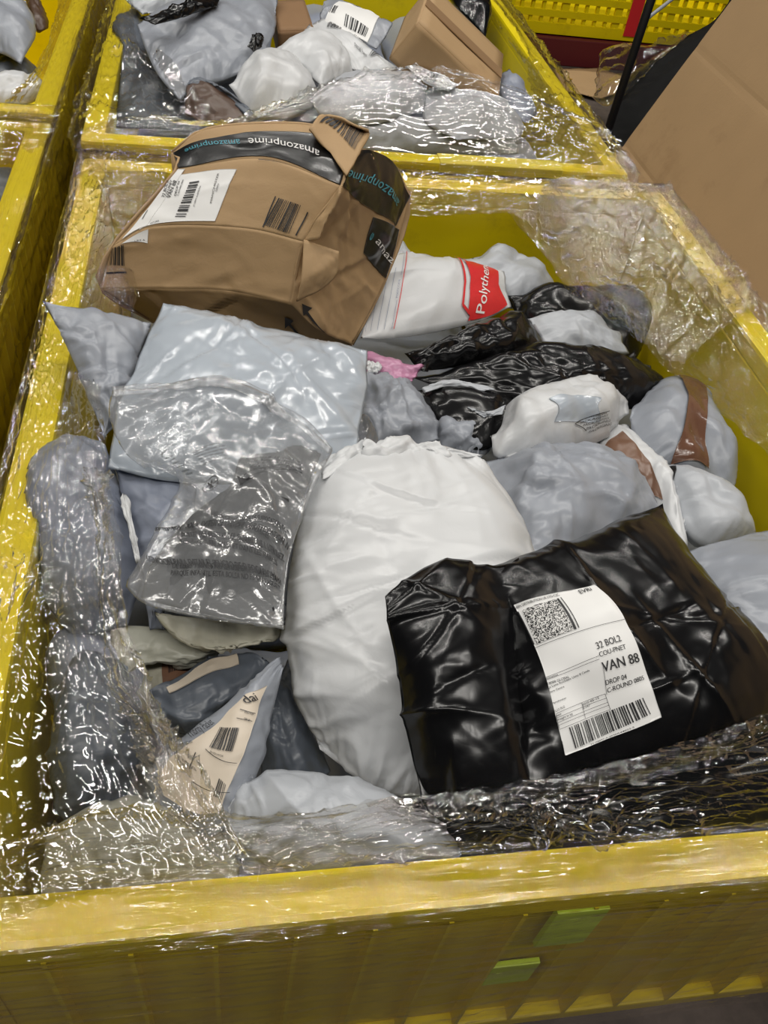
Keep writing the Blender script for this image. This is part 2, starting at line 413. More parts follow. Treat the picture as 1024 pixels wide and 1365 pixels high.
class Decal:
    """a quad laid on a sheet; (s,t) in 0..1, or given as photograph pixels"""
    def __init__(s, surf, quad, smooth=3, lift=0.0012, k=40, exact=False):
        s.surf = surf; s.quad = quad; s.H = homography(quad)
        s.c = [surf.find(p) for p in quad]; s.lift = lift; s.exact = exact
        if exact: s.Hc = homography([tuple(c) for c in s.c])
        S, T = np.meshgrid(np.linspace(0, 1, k), np.linspace(0, 1, k))
        U, V = s.uv(S, T)
        s.G = blur(surf.sample(U, V), smooth); s.k = k
        N = normals(s.G)
        if (N.reshape(-1, 3).mean(0) @ (CAM - s.G.reshape(-1, 3).mean(0))) < 0: N = -N
        s.N = N
    def uv(s, S, T):
        c = s.c
        f = lambda k: (1 - S) * (1 - T) * c[0][k] + S * (1 - T) * c[1][k] + S * T * c[2][k] + (1 - S) * T * c[3][k]
        return f(0), f(1)
    def st(s, p):
        if s.exact:
            c = s.surf.find(p); q = s.Hc @ np.array([c[0], c[1], 1.0]); return q[0] / q[2], q[1] / q[2]
        q = s.H @ np.array([p[0], p[1], 1.0]); return q[0] / q[2], q[1] / q[2]
    def place(s, S, T, lift):
        k = s.k; i = np.clip(np.asarray(T) * (k - 1), 0, k - 1.0001); j = np.clip(np.asarray(S) * (k - 1), 0, k - 1.0001)
        a = np.floor(i).astype(int); b_ = np.floor(j).astype(int); f = (i - a)[..., None]; g = (j - b_)[..., None]
        def lerp(G): return G[a, b_] * (1 - f) * (1 - g) + G[a + 1, b_] * f * (1 - g) + G[a, b_ + 1] * (1 - f) * g + G[a + 1, b_ + 1] * f * g
        return lerp(s.G) + lerp(s.N) * lift
    def flatten(s, strength=1.0):
        """press the sheet below flat where the paper is glued on"""
        n, m, _ = s.surf.P.shape
        px = topx(s.surf.P); q = np.concatenate([px, np.ones((n, m, 1))], 2) @ s.H.T
        S = q[..., 0] / q[..., 2]; T = q[..., 1] / q[..., 2]
        w = (sstep(-0.08, 0.03, S) * sstep(1.08, 0.97, S) * sstep(-0.08, 0.03, T) * sstep(1.08, 0.97, T) * strength)[..., None]
        s.surf.P = s.surf.P * (1 - w) + blur(s.surf.P, 6) * w
        U, V = s.uv(*np.meshgrid(np.linspace(0, 1, s.k), np.linspace(0, 1, s.k)))
        s.G = blur(s.surf.sample(U, V), 2)
        N = normals(s.G)
        if (N.reshape(-1, 3).mean(0) @ (CAM - s.G.reshape(-1, 3).mean(0))) < 0: N = -N
        s.N = N
    def paper(s, name, parent, mat, poly=None, lift=None, th=0.0008):
        """the paper itself: a thin sheet with two faces; poly = list of (s,t)"""
        lift = s.lift if lift is None else lift; k = s.k; off = np.array(parent.location)
        S, T = np.meshgrid(np.linspace(0, 1, k), np.linspace(0, 1, k))
        if poly is not None:
            g = coons(*sides(poly[0], poly[1]), k, k); S, T = g[..., 0], g[..., 1]
        A = s.place(S, T, lift).reshape(-1, 3); B = s.place(S, T, lift - th).reshape(-1, 3)
        w = np.linalg.norm(s.G[0, -1] - s.G[0, 0]); h = np.linalg.norm(s.G[-1, 0] - s.G[0, 0])
        uv = np.stack([S.ravel() * w, T.ravel() * h], 1)
        F = list(grid_faces(k, k, 0, True)) + list(grid_faces(k, k, k * k))
        bd = [i * k for i in range(k)] ; 
        ring = list(range(k)) + [i * k + k - 1 for i in range(1, k)] + [(k - 1) * k + j for j in range(k - 2, -1, -1)] + [i * k for i in range(k - 2, 0, -1)]
        for a, b_ in zip(ring, ring[1:] + ring[:1]): F.append((a, b_, b_ + k * k, a + k * k))
        me = mesh(name, np.vstack([A, B]) - off, F, np.vstack([uv, uv]))
        return link(name, me, None, parent, mat)

# ------------------------------------------------------------------ lettering
_txt = {}
def text2d(s):
    if s not in _txt:
        c = bpy.data.curves.new('t', 'FONT'); c.body = s; c.resolution_u = 3
        o = bpy.data.objects.new('t', c); COL.objects.link(o)
        dg = bpy.context.evaluated_depsgraph_get(); me = o.evaluated_get(dg).to_mesh()
        V = np.array([v.co[:2] for v in me.vertices]) if len(me.vertices) else np.zeros((0, 2))
        F = [tuple(p.vertices) for p in me.polygons]
        o.evaluated_get(dg).to_mesh_clear(); bpy.data.objects.remove(o); bpy.data.curves.remove(c)
        _txt[s] = (V, F)
    return _txt[s]
class Print:
    """collects flat print in the (s,t) space of a decal"""
    def __init__(s, dec): s.d = dec; s.V = []; s.F = []; s.U = []
    def add(s, V, F, U=None):
        o = len(s.V); s.V += [tuple(v) for v in V]; s.F += [tuple(i + o for i in f) for f in F]
        s.U += [tuple(u) for u in (U if U is not None else V)]
    def text(s, body, p0, p1, up, bold=0.0):
        """baseline from p0 to p1 and cap height vector up, all photograph pixels"""
        V, F = text2d(body)
        if not len(V): return
        a = np.array(s.d.st(p0)); b_ = np.array(s.d.st(p1)); c = np.array(s.d.st((p0[0] + up[0], p0[1] + up[1])))
        x0, x1 = V[:, 0].min(), V[:, 0].max(); cap = 0.72
        for dx in ([0] if not bold else [-bold * .3, bold * .3]):
            W = a + ((V[:, :1] - x0) / (x1 - x0) + dx) * (b_ - a) + (V[:, 1:] / cap) * (c - a)
            s.add(W, F)
    def quad(s, pts, n=1):
        """filled quad from photograph pixels, cut into strips so that it follows the sheet"""
        q = np.array([s.d.st(p) for p in pts])
        for k in range(n):
            f0, f1 = k / n, (k + 1) / n
            s.add([q[0] + (q[1] - q[0]) * f0, q[0] + (q[1] - q[0]) * f1, q[3] + (q[2] - q[3]) * f1, q[3] + (q[2] - q[3]) * f0], [(0, 1, 2, 3)],
                  [(f0, 0), (f1, 0), (f1, 1), (f0, 1)])
    def line(s, p, q, w=0.6, n=8):
        p, q = np.array(p, float), np.array(q, float); d = q - p; d /= np.linalg.norm(d) + 1e-9; o = np.array([-d[1], d[0]]) * w / 2
        s.quad([p - o, q - o, q + o, p + o], n)
    def barcode(s, quad, n=32, seed=1, fill=0.5):
        rs = random.Random(seed); q = [np.array(p, float) for p in quad]; x = 0.0
        ws = [rs.choice([1, 1, 1.6, 2.4]) for _ in range(n * 2)]; tot = sum(ws)
        for k, w in enumerate(ws):
            if k % 2 == 0:
                a, b_ = x / tot, (x + w) / tot
                T0, T1 = q[0] + (q[1] - q[0]) * a, q[0] + (q[1] - q[0]) * b_
                B0, B1 = q[3] + (q[2] - q[3]) * a, q[3] + (q[2] - q[3]) * b_
                for r in range(4):
                    f0, f1 = r / 4, (r + 1) / 4
                    s.quad([T0 + (B0 - T0) * f0, T1 + (B1 - T1) * f0, T1 + (B1 - T1) * f1, T0 + (B0 - T0) * f1])
            x += w
    def build(s, name, parent, root, mat, lift=0.0018, cut=0.045):
        if not s.V: return None
        bm = bmesh.new(); vs = [bm.verts.new((v[0], v[1], 0)) for v in s.V]
        L = bm.loops.layers.uv.new('UVMap')
        for f in s.F:
            try: fc = bm.faces.new([vs[i] for i in f])
            except ValueError: continue
            for lp, i in zip(fc.loops, f): lp[L].uv = s.U[i]
        for _ in range(4):
            es = [e for e in bm.edges if e.calc_length() > cut]
            if es: bmesh.ops.subdivide_edges(bm, edges=es, cuts=1, use_grid_fill=True)
        me = bpy.data.meshes.new(name); bm.to_mesh(me); bm.free()
        co = np.zeros(len(me.vertices) * 3, np.float32); me.vertices.foreach_get('co', co); co = co.reshape(-1, 3)
        W = s.d.place(co[:, 0], co[:, 1], lift) - np.array(root.location)
        me.vertices.foreach_set('co', W.astype(np.float32).ravel()); me.update()
        return link(name, me, None, parent, mat)

# ------------------------------------------------------------------ bags
BAGS = []
BINR = [(-0.5, 0.5, 0.0, 1.2), (-0.512, 0.46, 1.262, 2.46), (-1.56, -0.565, 1.36, 2.56), (-1.56, -0.563, 0.12, 1.325)]
def keep_in_bin(P):
    """a bag lies inside the walls of the bin it is in: below the rim nothing of it goes through them"""
    c = P.reshape(-1, 3).mean(0)
    for x0, x1, y0, y1 in BINR:
        if x0 < c[0] < x1 and y0 < c[1] < y1 and c[2] < ZR + .12:
            low = P[..., 2] < ZR + .002; w = .040
            P[..., 0] = np.where(low, np.clip(P[..., 0], x0 + w, x1 - w), P[..., 0])
            P[..., 1] = np.where(low, np.clip(P[..., 1], y0 + w, y1 - w), P[..., 1])
            P[..., 2] = np.maximum(P[..., 2], .142)
    return P
class HMap:
    """height of a sheet seen from above, on a 3 mm raster"""
    def __init__(s, P, hi=True):
        n, m, _ = P.shape; k = 3
        V, U = np.meshgrid(np.linspace(0, n - 1, (n - 1) * k + 1), np.linspace(0, m - 1, (m - 1) * k + 1), indexing='ij')
        Q = Surf(P).sample(U, V).reshape(-1, 3)
        s.c = .003; s.lo = Q[:, :2].min(0) - .009; s.sz = np.ceil((Q[:, :2].max(0) + .009 - s.lo) / s.c).astype(int) + 1
        f = -9.0 if hi else 9.0; g = np.full(s.sz, f); i = ((Q[:, :2] - s.lo) / s.c).round().astype(int)
        (np.maximum if hi else np.minimum).at(g, (i[:, 0], i[:, 1]), Q[:, 2])
        e = np.pad(g, 1, constant_values=f); sh = [e[a:a + g.shape[0], b_:b_ + g.shape[1]] for a in range(3) for b_ in range(3)]
        d = (np.max if hi else np.min)(sh, 0); s.g = np.where(g == f, d, g); s.f = f
    def at(s, x, y):
        i = ((x - s.lo[0]) / s.c).round().astype(int); j = ((y - s.lo[1]) / s.c).round().astype(int)
        ok = (i >= 0) & (j >= 0) & (i < s.sz[0]) & (j < s.sz[1])
        return np.where(ok, s.g[np.clip(i, 0, s.sz[0] - 1), np.clip(j, 0, s.sz[1] - 1)], s.f)
def bag(name, label, cat, outline, cor, zs, thick, mat, seed=1, slack=0.04, crs=10, camp=0.004, under=0.8, prof=0.85, pw=2.4,
        aniso=(1, 1), group=None, parts=False, res=1.0, anchor=0.03, lump=0.25, bend=0.6, edge=0.3, part_name='body', parent=None,
        fac=0.0042, fsize=0.046, ratio=2.4, theta=None, nrm=None, pucker=0.003, over=()):
    top, right, bot, left = sides(outline, cor)
    plen = lambda p: np.linalg.norm(np.diff(np.array(p, float), axis=0), axis=1).sum()
    wpx, hpx = (plen(top) + plen(bot)) / 2, (plen(left) + plen(right)) / 2
    m = int(np.clip(wpx / 13.0 * res, 8, 34)); n = int(np.clip(hpx / 13.0 * res, 8, 34))
    def base_grid(n, m):
        G = coons(top, right, bot, left, n, m)
        u = np.linspace(0, 1, m)[None, :] + np.zeros((n, 1)); v = np.linspace(0, 1, n)[:, None] + np.zeros((1, m))
        Z = (1 - u) * (1 - v) * zs[0] + u * (1 - v) * zs[1] + u * v * zs[2] + (1 - u) * v * zs[3]
        return ats(G, Z), u, v
    P0, u, v = base_grid(n, m)
    N0 = normals(P0).reshape(-1, 3).mean(0); N0 /= np.linalg.norm(N0)
    if N0 @ (CAM - P0.reshape(-1, 3).mean(0)) < 0: N0 = -N0
    if nrm is not None: N0 = np.array(nrm) / np.linalg.norm(nrm)
    e = lambda t: 1 - np.abs(2 * t - 1) ** pw
    hh = lambda u, v: thick * (e(u) * e(v)) ** prof * (1 + lump * pn(u * 2.3, v * 2.3, seed + 11))
    T = P0 + N0 * hh(u, v)[..., None]
    T = crumple(T, slack * .45, seed=seed, aniso=aniso, anchor=anchor, bend=bend, edge=edge)
    n2, m2 = int(np.clip(hpx / 3.2 * res, 20, 125)), int(np.clip(wpx / 3.2 * res, 20, 125))
    T = upsample(T, n2, m2)
    if fac: T = facets(T, fac, fsize, seed, ratio, theta)
    if crs: T = creases(T, crs, camp, seed, (.0015, .006), (.03, .12))
    Q0, u, v = base_grid(n2, m2)
    if pucker:
        w_, h_ = np.linalg.norm(Q0[n2 // 2, -1] - Q0[n2 // 2, 0]), np.linalg.norm(Q0[-1, m2 // 2] - Q0[0, m2 // 2])
        pk = 0
        for a_, along, la, ll in ((u, v, w_, h_), (1 - u, v, w_, h_), (v, u, h_, w_), (1 - v, u, h_, w_)):
            fade = (.25 + .9 * np.clip(pn(along * 3, a_ * 0, seed + 61) + .35, 0, 1))
            pk = pk + np.exp(-a_ * la / (.045 * fade + .01)) * (ridge(along * ll / .030 + 1.2 * pn(along * 4, a_ * 2, seed + 9), a_ * la / .10, seed + 60) - .5) * sstep(0, .006, a_ * la)
            seed += 1
        T = T + normals(T) * (pucker * pk)[..., None] * np.sign(normals(T).reshape(-1, 3).mean(0) @ N0)
    Bm = Q0 - N0 * (under * hh(u, v))[..., None] + N0 * (pn(u * 6, v * 6, seed + 5) * 0.004 * e(u) * e(v))[..., None]
    T = keep_in_bin(T); Bm = keep_in_bin(Bm)
    for o_ in over:                                   # lies on another bag and follows it
        h = HMap(o_.P); g = h.at(T[..., 0], T[..., 1]) + .002; T[..., 2] = np.maximum(T[..., 2], g)
        Bm[..., 2] = np.maximum(Bm[..., 2], h.at(Bm[..., 0], Bm[..., 1]) + .0008)
    S = Surf(T); S.B = Bm; S.N0 = N0
    base = P0.reshape(-1, 3).mean(0).copy(); base[2] = Bm[..., 2].min()
    if parts: root = thing(name, label, cat, base, group)
    else: root = None
    S.root = root; S.loc = base; S.args = (name, label, cat, group, mat, part_name)
    if not parts: finish(S, parent)
    return S
def finish(S, parent=None):
    """weld the two sheets of a bag along the seam and link them"""
    name, label, cat, group, mat, part_name = S.args
    T, B = S.P, S.B; n, m, _ = T.shape
    idx = np.arange(n * m).reshape(n, m); bi = idx.copy()
    inner = np.zeros((n, m), bool); inner[1:-1, 1:-1] = True
    bi[inner] = n * m + np.arange(inner.sum())
    V = np.vstack([T.reshape(-1, 3), B[inner]])
    f1 = grid_faces(n, m)
    f2 = bi.ravel()[f1][:, ::-1]
    du = np.linalg.norm(np.diff(T, axis=1), axis=2).mean(); dv = np.linalg.norm(np.diff(T, axis=0), axis=2).mean()
    jj, ii = np.meshgrid(np.arange(m) * du, np.arange(n) * dv)
    uv = np.vstack([np.stack([jj.ravel(), ii.ravel()], 1), np.stack([jj[inner] + 3, ii[inner]], 1)])
    a = T[n // 2, m // 2]; nn = np.cross(T[n // 2 + 1, m // 2] - a, T[n // 2, m // 2 + 1] - a)
    F = np.vstack([f1, f2]) if nn @ S.N0 > 0 else np.vstack([f1[:, ::-1], f2[:, ::-1]])
    par = S.root if S.root is not None else parent
    off = S.loc if par is None else np.array(par.location)
    me = mesh(part_name if par is not None else name, V - off, F, uv)
    o = link(part_name if par is not None else name, me, S.loc, par, mat)
    if par is None: tag(o, label, cat, group)
    S.obj = o; S.off = np.array(off); S.inner = inner; S.owner = par if par is not None else o; S.name = (par if par is not None else o).get('label', '')
    BAGS.append(S)
    return o
SOLIDS = []                                           # convex things bags and film may not enter: (planes, lower corner, upper corner)
def add_solid(V):
    bm = bmesh.new(); [bm.verts.new(tuple(v)) for v in V]; r = bmesh.ops.convex_hull(bm, input=bm.verts)
    bm.normal_update(); c = np.mean(V, 0); pl = []
    for f in bm.faces:
        n_ = np.array(f.normal); p_ = np.array(f.verts[0].co)
        if n_ @ (p_ - c) < 0: n_ = -n_
        if f.calc_area() > 1e-7: pl.append([*n_, n_ @ p_])
    bm.free(); V = np.asarray(V); SOLIDS.append((np.array(pl), V.min(0), V.max(0)))
def out_of_solids(P, gap=.0012):
    sh = P.shape; P = P.reshape(-1, 3).copy()
    for pl, lo, hi in SOLIDS:
        k = np.where(((P > lo) & (P < hi)).all(1))[0]
        if not len(k): continue
        d = P[k] @ pl[:, :3].T - pl[:, 3]; b_ = d.argmax(1); m_ = d[np.arange(len(k)), b_]
        w = m_ < gap; P[k[w]] += pl[b_[w], :3] * (gap - m_[w])[:, None]
    return P.reshape(sh)
def settle():
    """soft bags bear on each other: the unseen underside of each rises to the top of whatever lies under it"""
    for S in BAGS: S.P = out_of_solids(S.P); S.top = HMap(S.P)
    for S in BAGS:
        x, y, z = S.B[..., 0], S.B[..., 1], S.B[..., 2]; own = np.maximum(S.top.at(x, y), z)
        lift = z.copy()
        for Q in BAGS:
            if Q is S or Q.owner is S.owner: continue
            if (Q.top.lo > [x.max(), y.max()]).any() or (Q.top.lo + Q.top.sz * .003 < [x.min(), y.min()]).any(): continue
            h = Q.top.at(x, y); lift = np.where((h < own) & (h > lift), h + .0006, lift)
        S.B[..., 2] = np.minimum(lift, np.maximum(own - .0006, z)); S.B = out_of_solids(S.B); S.bot = HMap(S.B, False)
        V = np.vstack([S.P.reshape(-1, 3), S.B[S.inner]]) - S.off
        S.obj.data.vertices.foreach_set('co', V.astype(np.float32).ravel()); S.obj.data.update()

# ================================================================== THE SETTING
fl = solid_box('floor', -6, 7, -3, 9, -0.05, 0.0, 'floor_concrete', bevel=0)
fl['kind'] = 'structure'
solid_box('wall_back', -6, 7, 8.9, 9.0, 0, 4.0, 'cardboard_dark', bevel=0)['kind'] = 'structure'

# ================================================================== YELLOW BINS
def rim_mesh(x0, x1, y0, y1, w, z0, z1):
    bm = bmesh.new()
    o = [(x0, y0), (x1, y0), (x1, y1), (x0, y1)]; i = [(x0 + w, y0 + w), (x1 - w, y0 + w), (x1 - w, y1 - w), (x0 + w, y1 - w)]
    L = [[bm.verts.new((*p, z)) for p in q] for q, z in ((o, z0), (o, z1), (i, z1), (i, z0))]
    for k in range(4):
        k2 = (k + 1) % 4
        for r in range(4):
            r2 = (r + 1) % 4
            bm.faces.new([L[r][k], L[r][k2], L[r2][k2], L[r2][k]])
    return bm_mesh('rim', bm, 0.006, 2)
def pallet_bin(label, x0, x1, y0, y1, ribs):
    loc = ((x0 + x1) / 2, (y0 + y1) / 2, 0.0)
    t = thing('pallet_bin', label, 'bin', loc, 'yellow pallet bins')
    me = rim_mesh(x0 - loc[0], x1 - loc[0], y0 - loc[1], y1 - loc[1], 0.038, ZR - 0.034, ZR)
    link('rim', me, None, t, 'yellow_plastic')
    zb, tw, zt = 0.13, 0.024, ZR - 0.03
    def w(ax0, ax1, ay0, ay1): return solid_box('wall_panel', ax0, ax1, ay0, ay1, zb, zt, 'yellow_plastic', t, 0.003, loc)
    w(x0 + .014, x0 + .014 + tw, y0 + .014, y1 - .014); w(x1 - .014 - tw, x1 - .014, y0 + .014, y1 - .014)
    w(x0 + .014 + tw, x1 - .014 - tw, y0 + .014, y0 + .014 + tw); w(x0 + .014 + tw, x1 - .014 - tw, y1 - .014 - tw, y1 - .014)
    solid_box('base', x0 + .02, x1 - .02, y0 + .02, y1 - .02, zb - .02, zb + 0.01, 'yellow_plastic', t, 0.003, loc)
    for fx in (x0 + .10, (x0 + x1) / 2, x1 - .10):
        solid_box('runner', fx - .06, fx + .06, y0 + .10, y1 - .06, 0.0, zb - .015, 'black_rubber', t, 0.004, loc)
    # outside ribs, one mesh shared by alike ribs
    for side in ribs:
        if side == 'front': solid_box('flange', x0 + .004, x1 - .004, y0 + .001, y0 + .016, 0.132, 0.155, 'yellow_plastic', t, 0.003, loc)
        n = 17 if side in ('front', 'back') else 30
        bm = bmesh.new()
        if side == 'front': box_bm(bm, -.0018, .0018, -.013, .004, -.165, 0.165)
        else: box_bm(bm, -.004, .013, -.0018, .0018, -.165, 0.165)
        rm = bm_mesh('rib', bm); rm.materials.append(MAT['yellow_plastic'])
        for k in range(n):
            f = (k + 0.5) / n
            o = bpy.data.objects.new('rib', rm); COL.objects.link(o); o.parent = t
            if side == 'front': o.location = (x0 + f * (x1 - x0) - loc[0], y0 + .014 - loc[1], 0.30)
            else: o.location = (x1 - .014 - loc[0], y0 + f * (y1 - y0) - loc[1], 0.30)
    return t
b1 = pallet_bin('yellow pallet bin heaped with mailers, the crushed brown box and the black labelled mailer', -0.5, 0.5, 0.0, 1.2, ('front',))
b2 = pallet_bin('yellow pallet bin behind, holding a plain brown carton among pale bags', -0.512, 0.46, 1.262, 2.46, ('front',))
b3 = pallet_bin('yellow pallet bin in the far corner with only grey bags and a white paper mailer', -1.56, -0.565, 1.36, 2.56, ())
b4 = pallet_bin('yellow pallet bin beside the heaped one, its side wall covered in long vertical film streaks', -1.56, -0.563, 0.12, 1.325, ('right',))
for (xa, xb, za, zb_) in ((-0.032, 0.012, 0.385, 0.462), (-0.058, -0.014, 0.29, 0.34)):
    solid_box('lime_patch', xa, xb, 0.0005, 0.006, za, zb_, 'lime_green', b1, 0.001, (0, 0.6, 0))  # two thin lime-coloured patches set on the front wall
bm_ = solid_box('rim_tab', 0.10, 0.33, 1.2585, 1.30, ZR - 0.036, ZR + 0.002, 'yellow_light', b2, 0.002, tuple(b2.location))

# ================================================================== LARGE CARDBOARD SHEET
def cardboard_sheet():
    Ye, X0, k = 2.0, 0.6729, 0.4325
    n, m = 160, 60
    z = np.linspace(0.0, 1.35, n)[:, None]; y = np.linspace(-0.5, Ye, m)[None, :]
    X = X0 + k * z + 0 * y; Y = y + 0 * z; Z = z + 0 * y
    P = np.stack([X, Y, Z], -1)
    nrm = np.array([-1, 0, k]); nrm = nrm / np.linalg.norm(nrm)
    d = 0.004 * pn(Y * 2, Z * 2, 3)
    for zc in (0.27, 0.52, 0.80): d = d - 0.0016 * np.exp(-np.abs(Z - zc - 0.01 * pn(Y * 1.5, Z, 8)) / 0.007)
    A = P + nrm * d[..., None]; B = A - nrm * 0.012
    k2 = n * m
    F = list(grid_faces(n, m)) + list(grid_faces(n, m, k2, True))
    ring = list(range(m)) + [i * m + m - 1 for i in range(1, n)] + [(n - 1) * m + j for j in range(m - 2, -1, -1)] + [i * m for i in range(n - 2, 0, -1)]
    for a, b_ in zip(ring, ring[1:] + ring[:1]): F.append((b_, a, a + k2, b_ + k2))
    V = np.vstack([A.reshape(-1, 3), B.reshape(-1, 3)])
    uv = np.stack([Y.ravel(), Z.ravel()], 1)
    loc = np.array([X0, 0.75, 0])
    o = link('cardboard_sheet', mesh('cardboard_sheet', V - loc, F, np.vstack([uv, uv]), smooth=False), loc, None, 'cardboard')
    bm = bmesh.new(); bm.from_mesh(o.data); bmesh.ops.recalc_face_normals(bm, faces=bm.faces); bm.to_mesh(o.data); bm.free()
    tag(o, 'huge plain brown cardboard sheet leaning beside the bins', 'cardboard')
cardboard_sheet()

# ================================================================== CRUSHED BROWN BOX
def crushed_box():
    r1 = [(230, 203, .13), (280, 171, .165), (410, 166, .185), (473, 194, .18)]
    r2 = [(237, 225, .13), (352, 212, .16), (455, 248, .165)]
    r3 = [(150, 328, .05), (205, 302, .078), (325, 304, .095), (405, 322, .10)]
    r4 = [(134, 385, .0), (230, 385, .01), (307, 388, .02), (387, 405, .03)]
    r5 = [(206, 430, -.09), (300, 455, -.08), (400, 458, -.065), (470, 459, -.06)]
    dR = [(473, 194, .18), (548, 259, .085), (516, 369, .0), (470, 459, -.06)]
    base = at(330, 420, -.09)
    t = thing('cardboard_box', 'crushed brown cardboard box with black printed tape and a white label, lying on the mailers', 'box', base)
    def W(p): p = np.array(p, float); return ats(p[..., :2], p[..., 2])
    def patch(top, right, bot, left, n, m, seed, slack, crs, camp, name='panel', mat='cardboard', fct=.0012):
        P = W(coons(top, right, bot, left, n, m))
        Q = creases(P, crs, camp, seed, (0.003, 0.010), (0.02, 0.07))
        Q = crumple(Q, slack, 70, 0.05, seed, bend=0.5, edge=0.9)
        Q = facets(Q, fct, .03, seed, 3.0)
        w = np.ones(P.shape[:2]); 
        for k in range(2): w[[k, -1 - k], :] = min(1, k * .6); w[:, [k, -1 - k]] = np.minimum(w[:, [k, -1 - k]], k * .6)
        Q = P + (Q - P) * w[..., None]
        S = Surf(Q); add_panel(S, name, mat); return S
    def add_panel(S, name, mat):
        P = S.P; n, m, _ = P.shape
        du = np.linalg.norm(np.diff(P, axis=1), axis=2).mean(); dv = np.linalg.norm(np.diff(P, axis=0), axis=2).mean()
        jj, ii = np.meshgrid(np.arange(m) * du, np.arange(n) * dv)
        N = normals(P)
        if N.reshape(-1, 3).mean(0) @ (CAM - P.reshape(-1, 3).mean(0)) < 0: N = -N
        k = n * m
        V = np.vstack([P.reshape(-1, 3), (P - N * .003).reshape(-1, 3)]) - base
        F = list(grid_faces(n, m)) + list(grid_faces(n, m, k, True))
        ring = list(range(m)) + [i * m + m - 1 for i in range(1, n)] + [(n - 1) * m + j for j in range(m - 2, -1, -1)] + [i * m for i in range(n - 2, 0, -1)]
        for a, b_ in zip(ring, ring[1:] + ring[:1]): F.append((b_, a, a + k, b_ + k))
        me = mesh(name, V, F, np.tile(np.stack([jj.ravel(), ii.ravel()], 1), (2, 1)))
        bm = bmesh.new(); bm.from_mesh(me); bmesh.ops.recalc_face_normals(bm, faces=bm.faces); bm.to_mesh(me); bm.free()
        S.obj = link(name, me, None, t, mat)
    e = lambda a, b_: [a[0], b_[0]]; f = lambda a, b_: [a[-1], b_[-1]]
    T = patch(r1, f(r1, r2), r2, e(r1, r2), 16, 44, 3, .006, 10, .003)
    A = patch(r2, f(r2, r3), r3, e(r2, r3), 26, 44, 5, .004, 8, .0025)
    B = patch(r3, f(r3, r4), r4, e(r3, r4), 22, 44, 6, .010, 14, .004)
    C = patch(r4, f(r4, r5), r5, e(r4, r5), 18, 44, 8, .010, 12, .004)
    D = patch([r1[-1], (520, 212, .14), dR[1]], dR[1:], [r4[-1], (425, 440, -.01), dR[3]], [r1[-1], r2[-1], r3[-1], r4[-1]], 60, 50, 9, .030, 34, .005, fct=.004)
    # unseen far sides
    def off(r, dy, dz): return [tuple(p) for p in [(q[0], q[1], q[2]) for q in r]], dy, dz
    def raw(top3, bot3, name='panel'):
        top3, bot3 = resample(top3, 14), resample(bot3, 14)
        P = np.stack([top3 * (1 - s) + bot3 * s for s in np.linspace(0, 1, 8)])
        S = Surf(P); add_panel(S, name, 'cardboard')
    w1 = W(r1); w5 = W(r5); back = w1 + np.array([0.0, 0.10, -0.17]); bott = w5 + np.array([0.0, 0.06, 0.01])
    raw(w1, back); raw(back, bott); raw(w5, bott)
    left = np.array([w1[0], W(r2)[0], W(r3)[0], W(r4)[0], w5[0]]); raw(left, resample([back[0], bott[0]], 5))
    right = W(dR); raw(right, resample([back[-1], bott[-1]], 4))
    add_solid(np.vstack([T.P[::3, ::3].reshape(-1, 3), A.P[::3, ::3].reshape(-1, 3), B.P[::3, ::3].reshape(-1, 3), D.P[::3, ::3].reshape(-1, 3), w5, back, bott]))
    # tape on the top and round the end
    d = Decal(T, [(230, 203), (473, 194), (455, 248), (237, 225)], smooth=1, k=60, exact=True)
    tp = d.paper('tape', t, 'black_tape', ([(0, .10), (.25, .32), (.7, .22), (.98, .20), (1, 1.0), (.5, .93), (0, 1)], (3, 4, 6)), lift=.0012)
    p = Print(d); p.text('amazonprime', (426, 203), (331, 186), (-1, 10)); p.build('lettering', tp, t, 'ink_white', .0022)
    p = Print(d); p.text('amazonprime', (320, 187), (247, 201), (2, 9)); p.build('lettering', tp, t, 'ink_cyan', .0022)
    d = Decal(D, [(473, 194), (548, 259), (470, 459), (387, 405)], smooth=1, k=70, exact=True)
    tp2 = d.paper('tape', t, 'black_tape', ([d.st((470, 200)), d.st((500, 203)), d.st((546, 262)), d.st((527, 301)), d.st((490, 276)), d.st((452, 246))], (2, 3, 5)), lift=.0018)
    p = Print(d); p.text('amazonprime', (530, 268), (462, 226), (-5, 11)); p.build('lettering', tp2, t, 'ink_cyan', .0028)
    tp3 = d.paper('tape', t, 'black_tape', ([d.st((497, 289)), d.st((531, 306)), d.st((514, 371)), d.st((484, 337))], (1, 2, 3)), lift=.0018)
    p = Print(d); p.text('amaz', (498, 322), (521, 352), (8, -7)); p.build('lettering', tp3, t, 'ink_white', .0028)
    p = Print(d); p.text('e', (490, 318), (495, 309), (4, 4)); p.build('lettering', tp3, t, 'ink_cyan', .0028)
    # arrows printed on the end
    p = Print(d)
    for (x, y, k) in ((401, 404, 1.0),):
        p.quad([(x, y), (x + 14 * k, y + 6 * k), (x + 10 * k, y + 9 * k), (x + 1, y + 20 * k)]); p.line((x + 5 * k, y + 10 * k), (x + 30 * k, y + 42 * k), 4 * k)
    p.build('printed_arrow', D.obj, t, 'ink_black', .003)
    d = Decal(C, [(134, 385), (387, 405), (470, 459), (206, 430)], smooth=1, exact=True); p = Print(d); p.quad([(380, 421), (392, 426), (389, 429), (380, 437)]); p.line((384, 428), (402, 450), 3); p.build('printed_arrow', C.obj, t, 'ink_black', .002)
    # shipping label on the wide face
    d = Decal(A, [(237, 225), (455, 248), (405, 322), (150, 328)], smooth=1, k=60, exact=True)
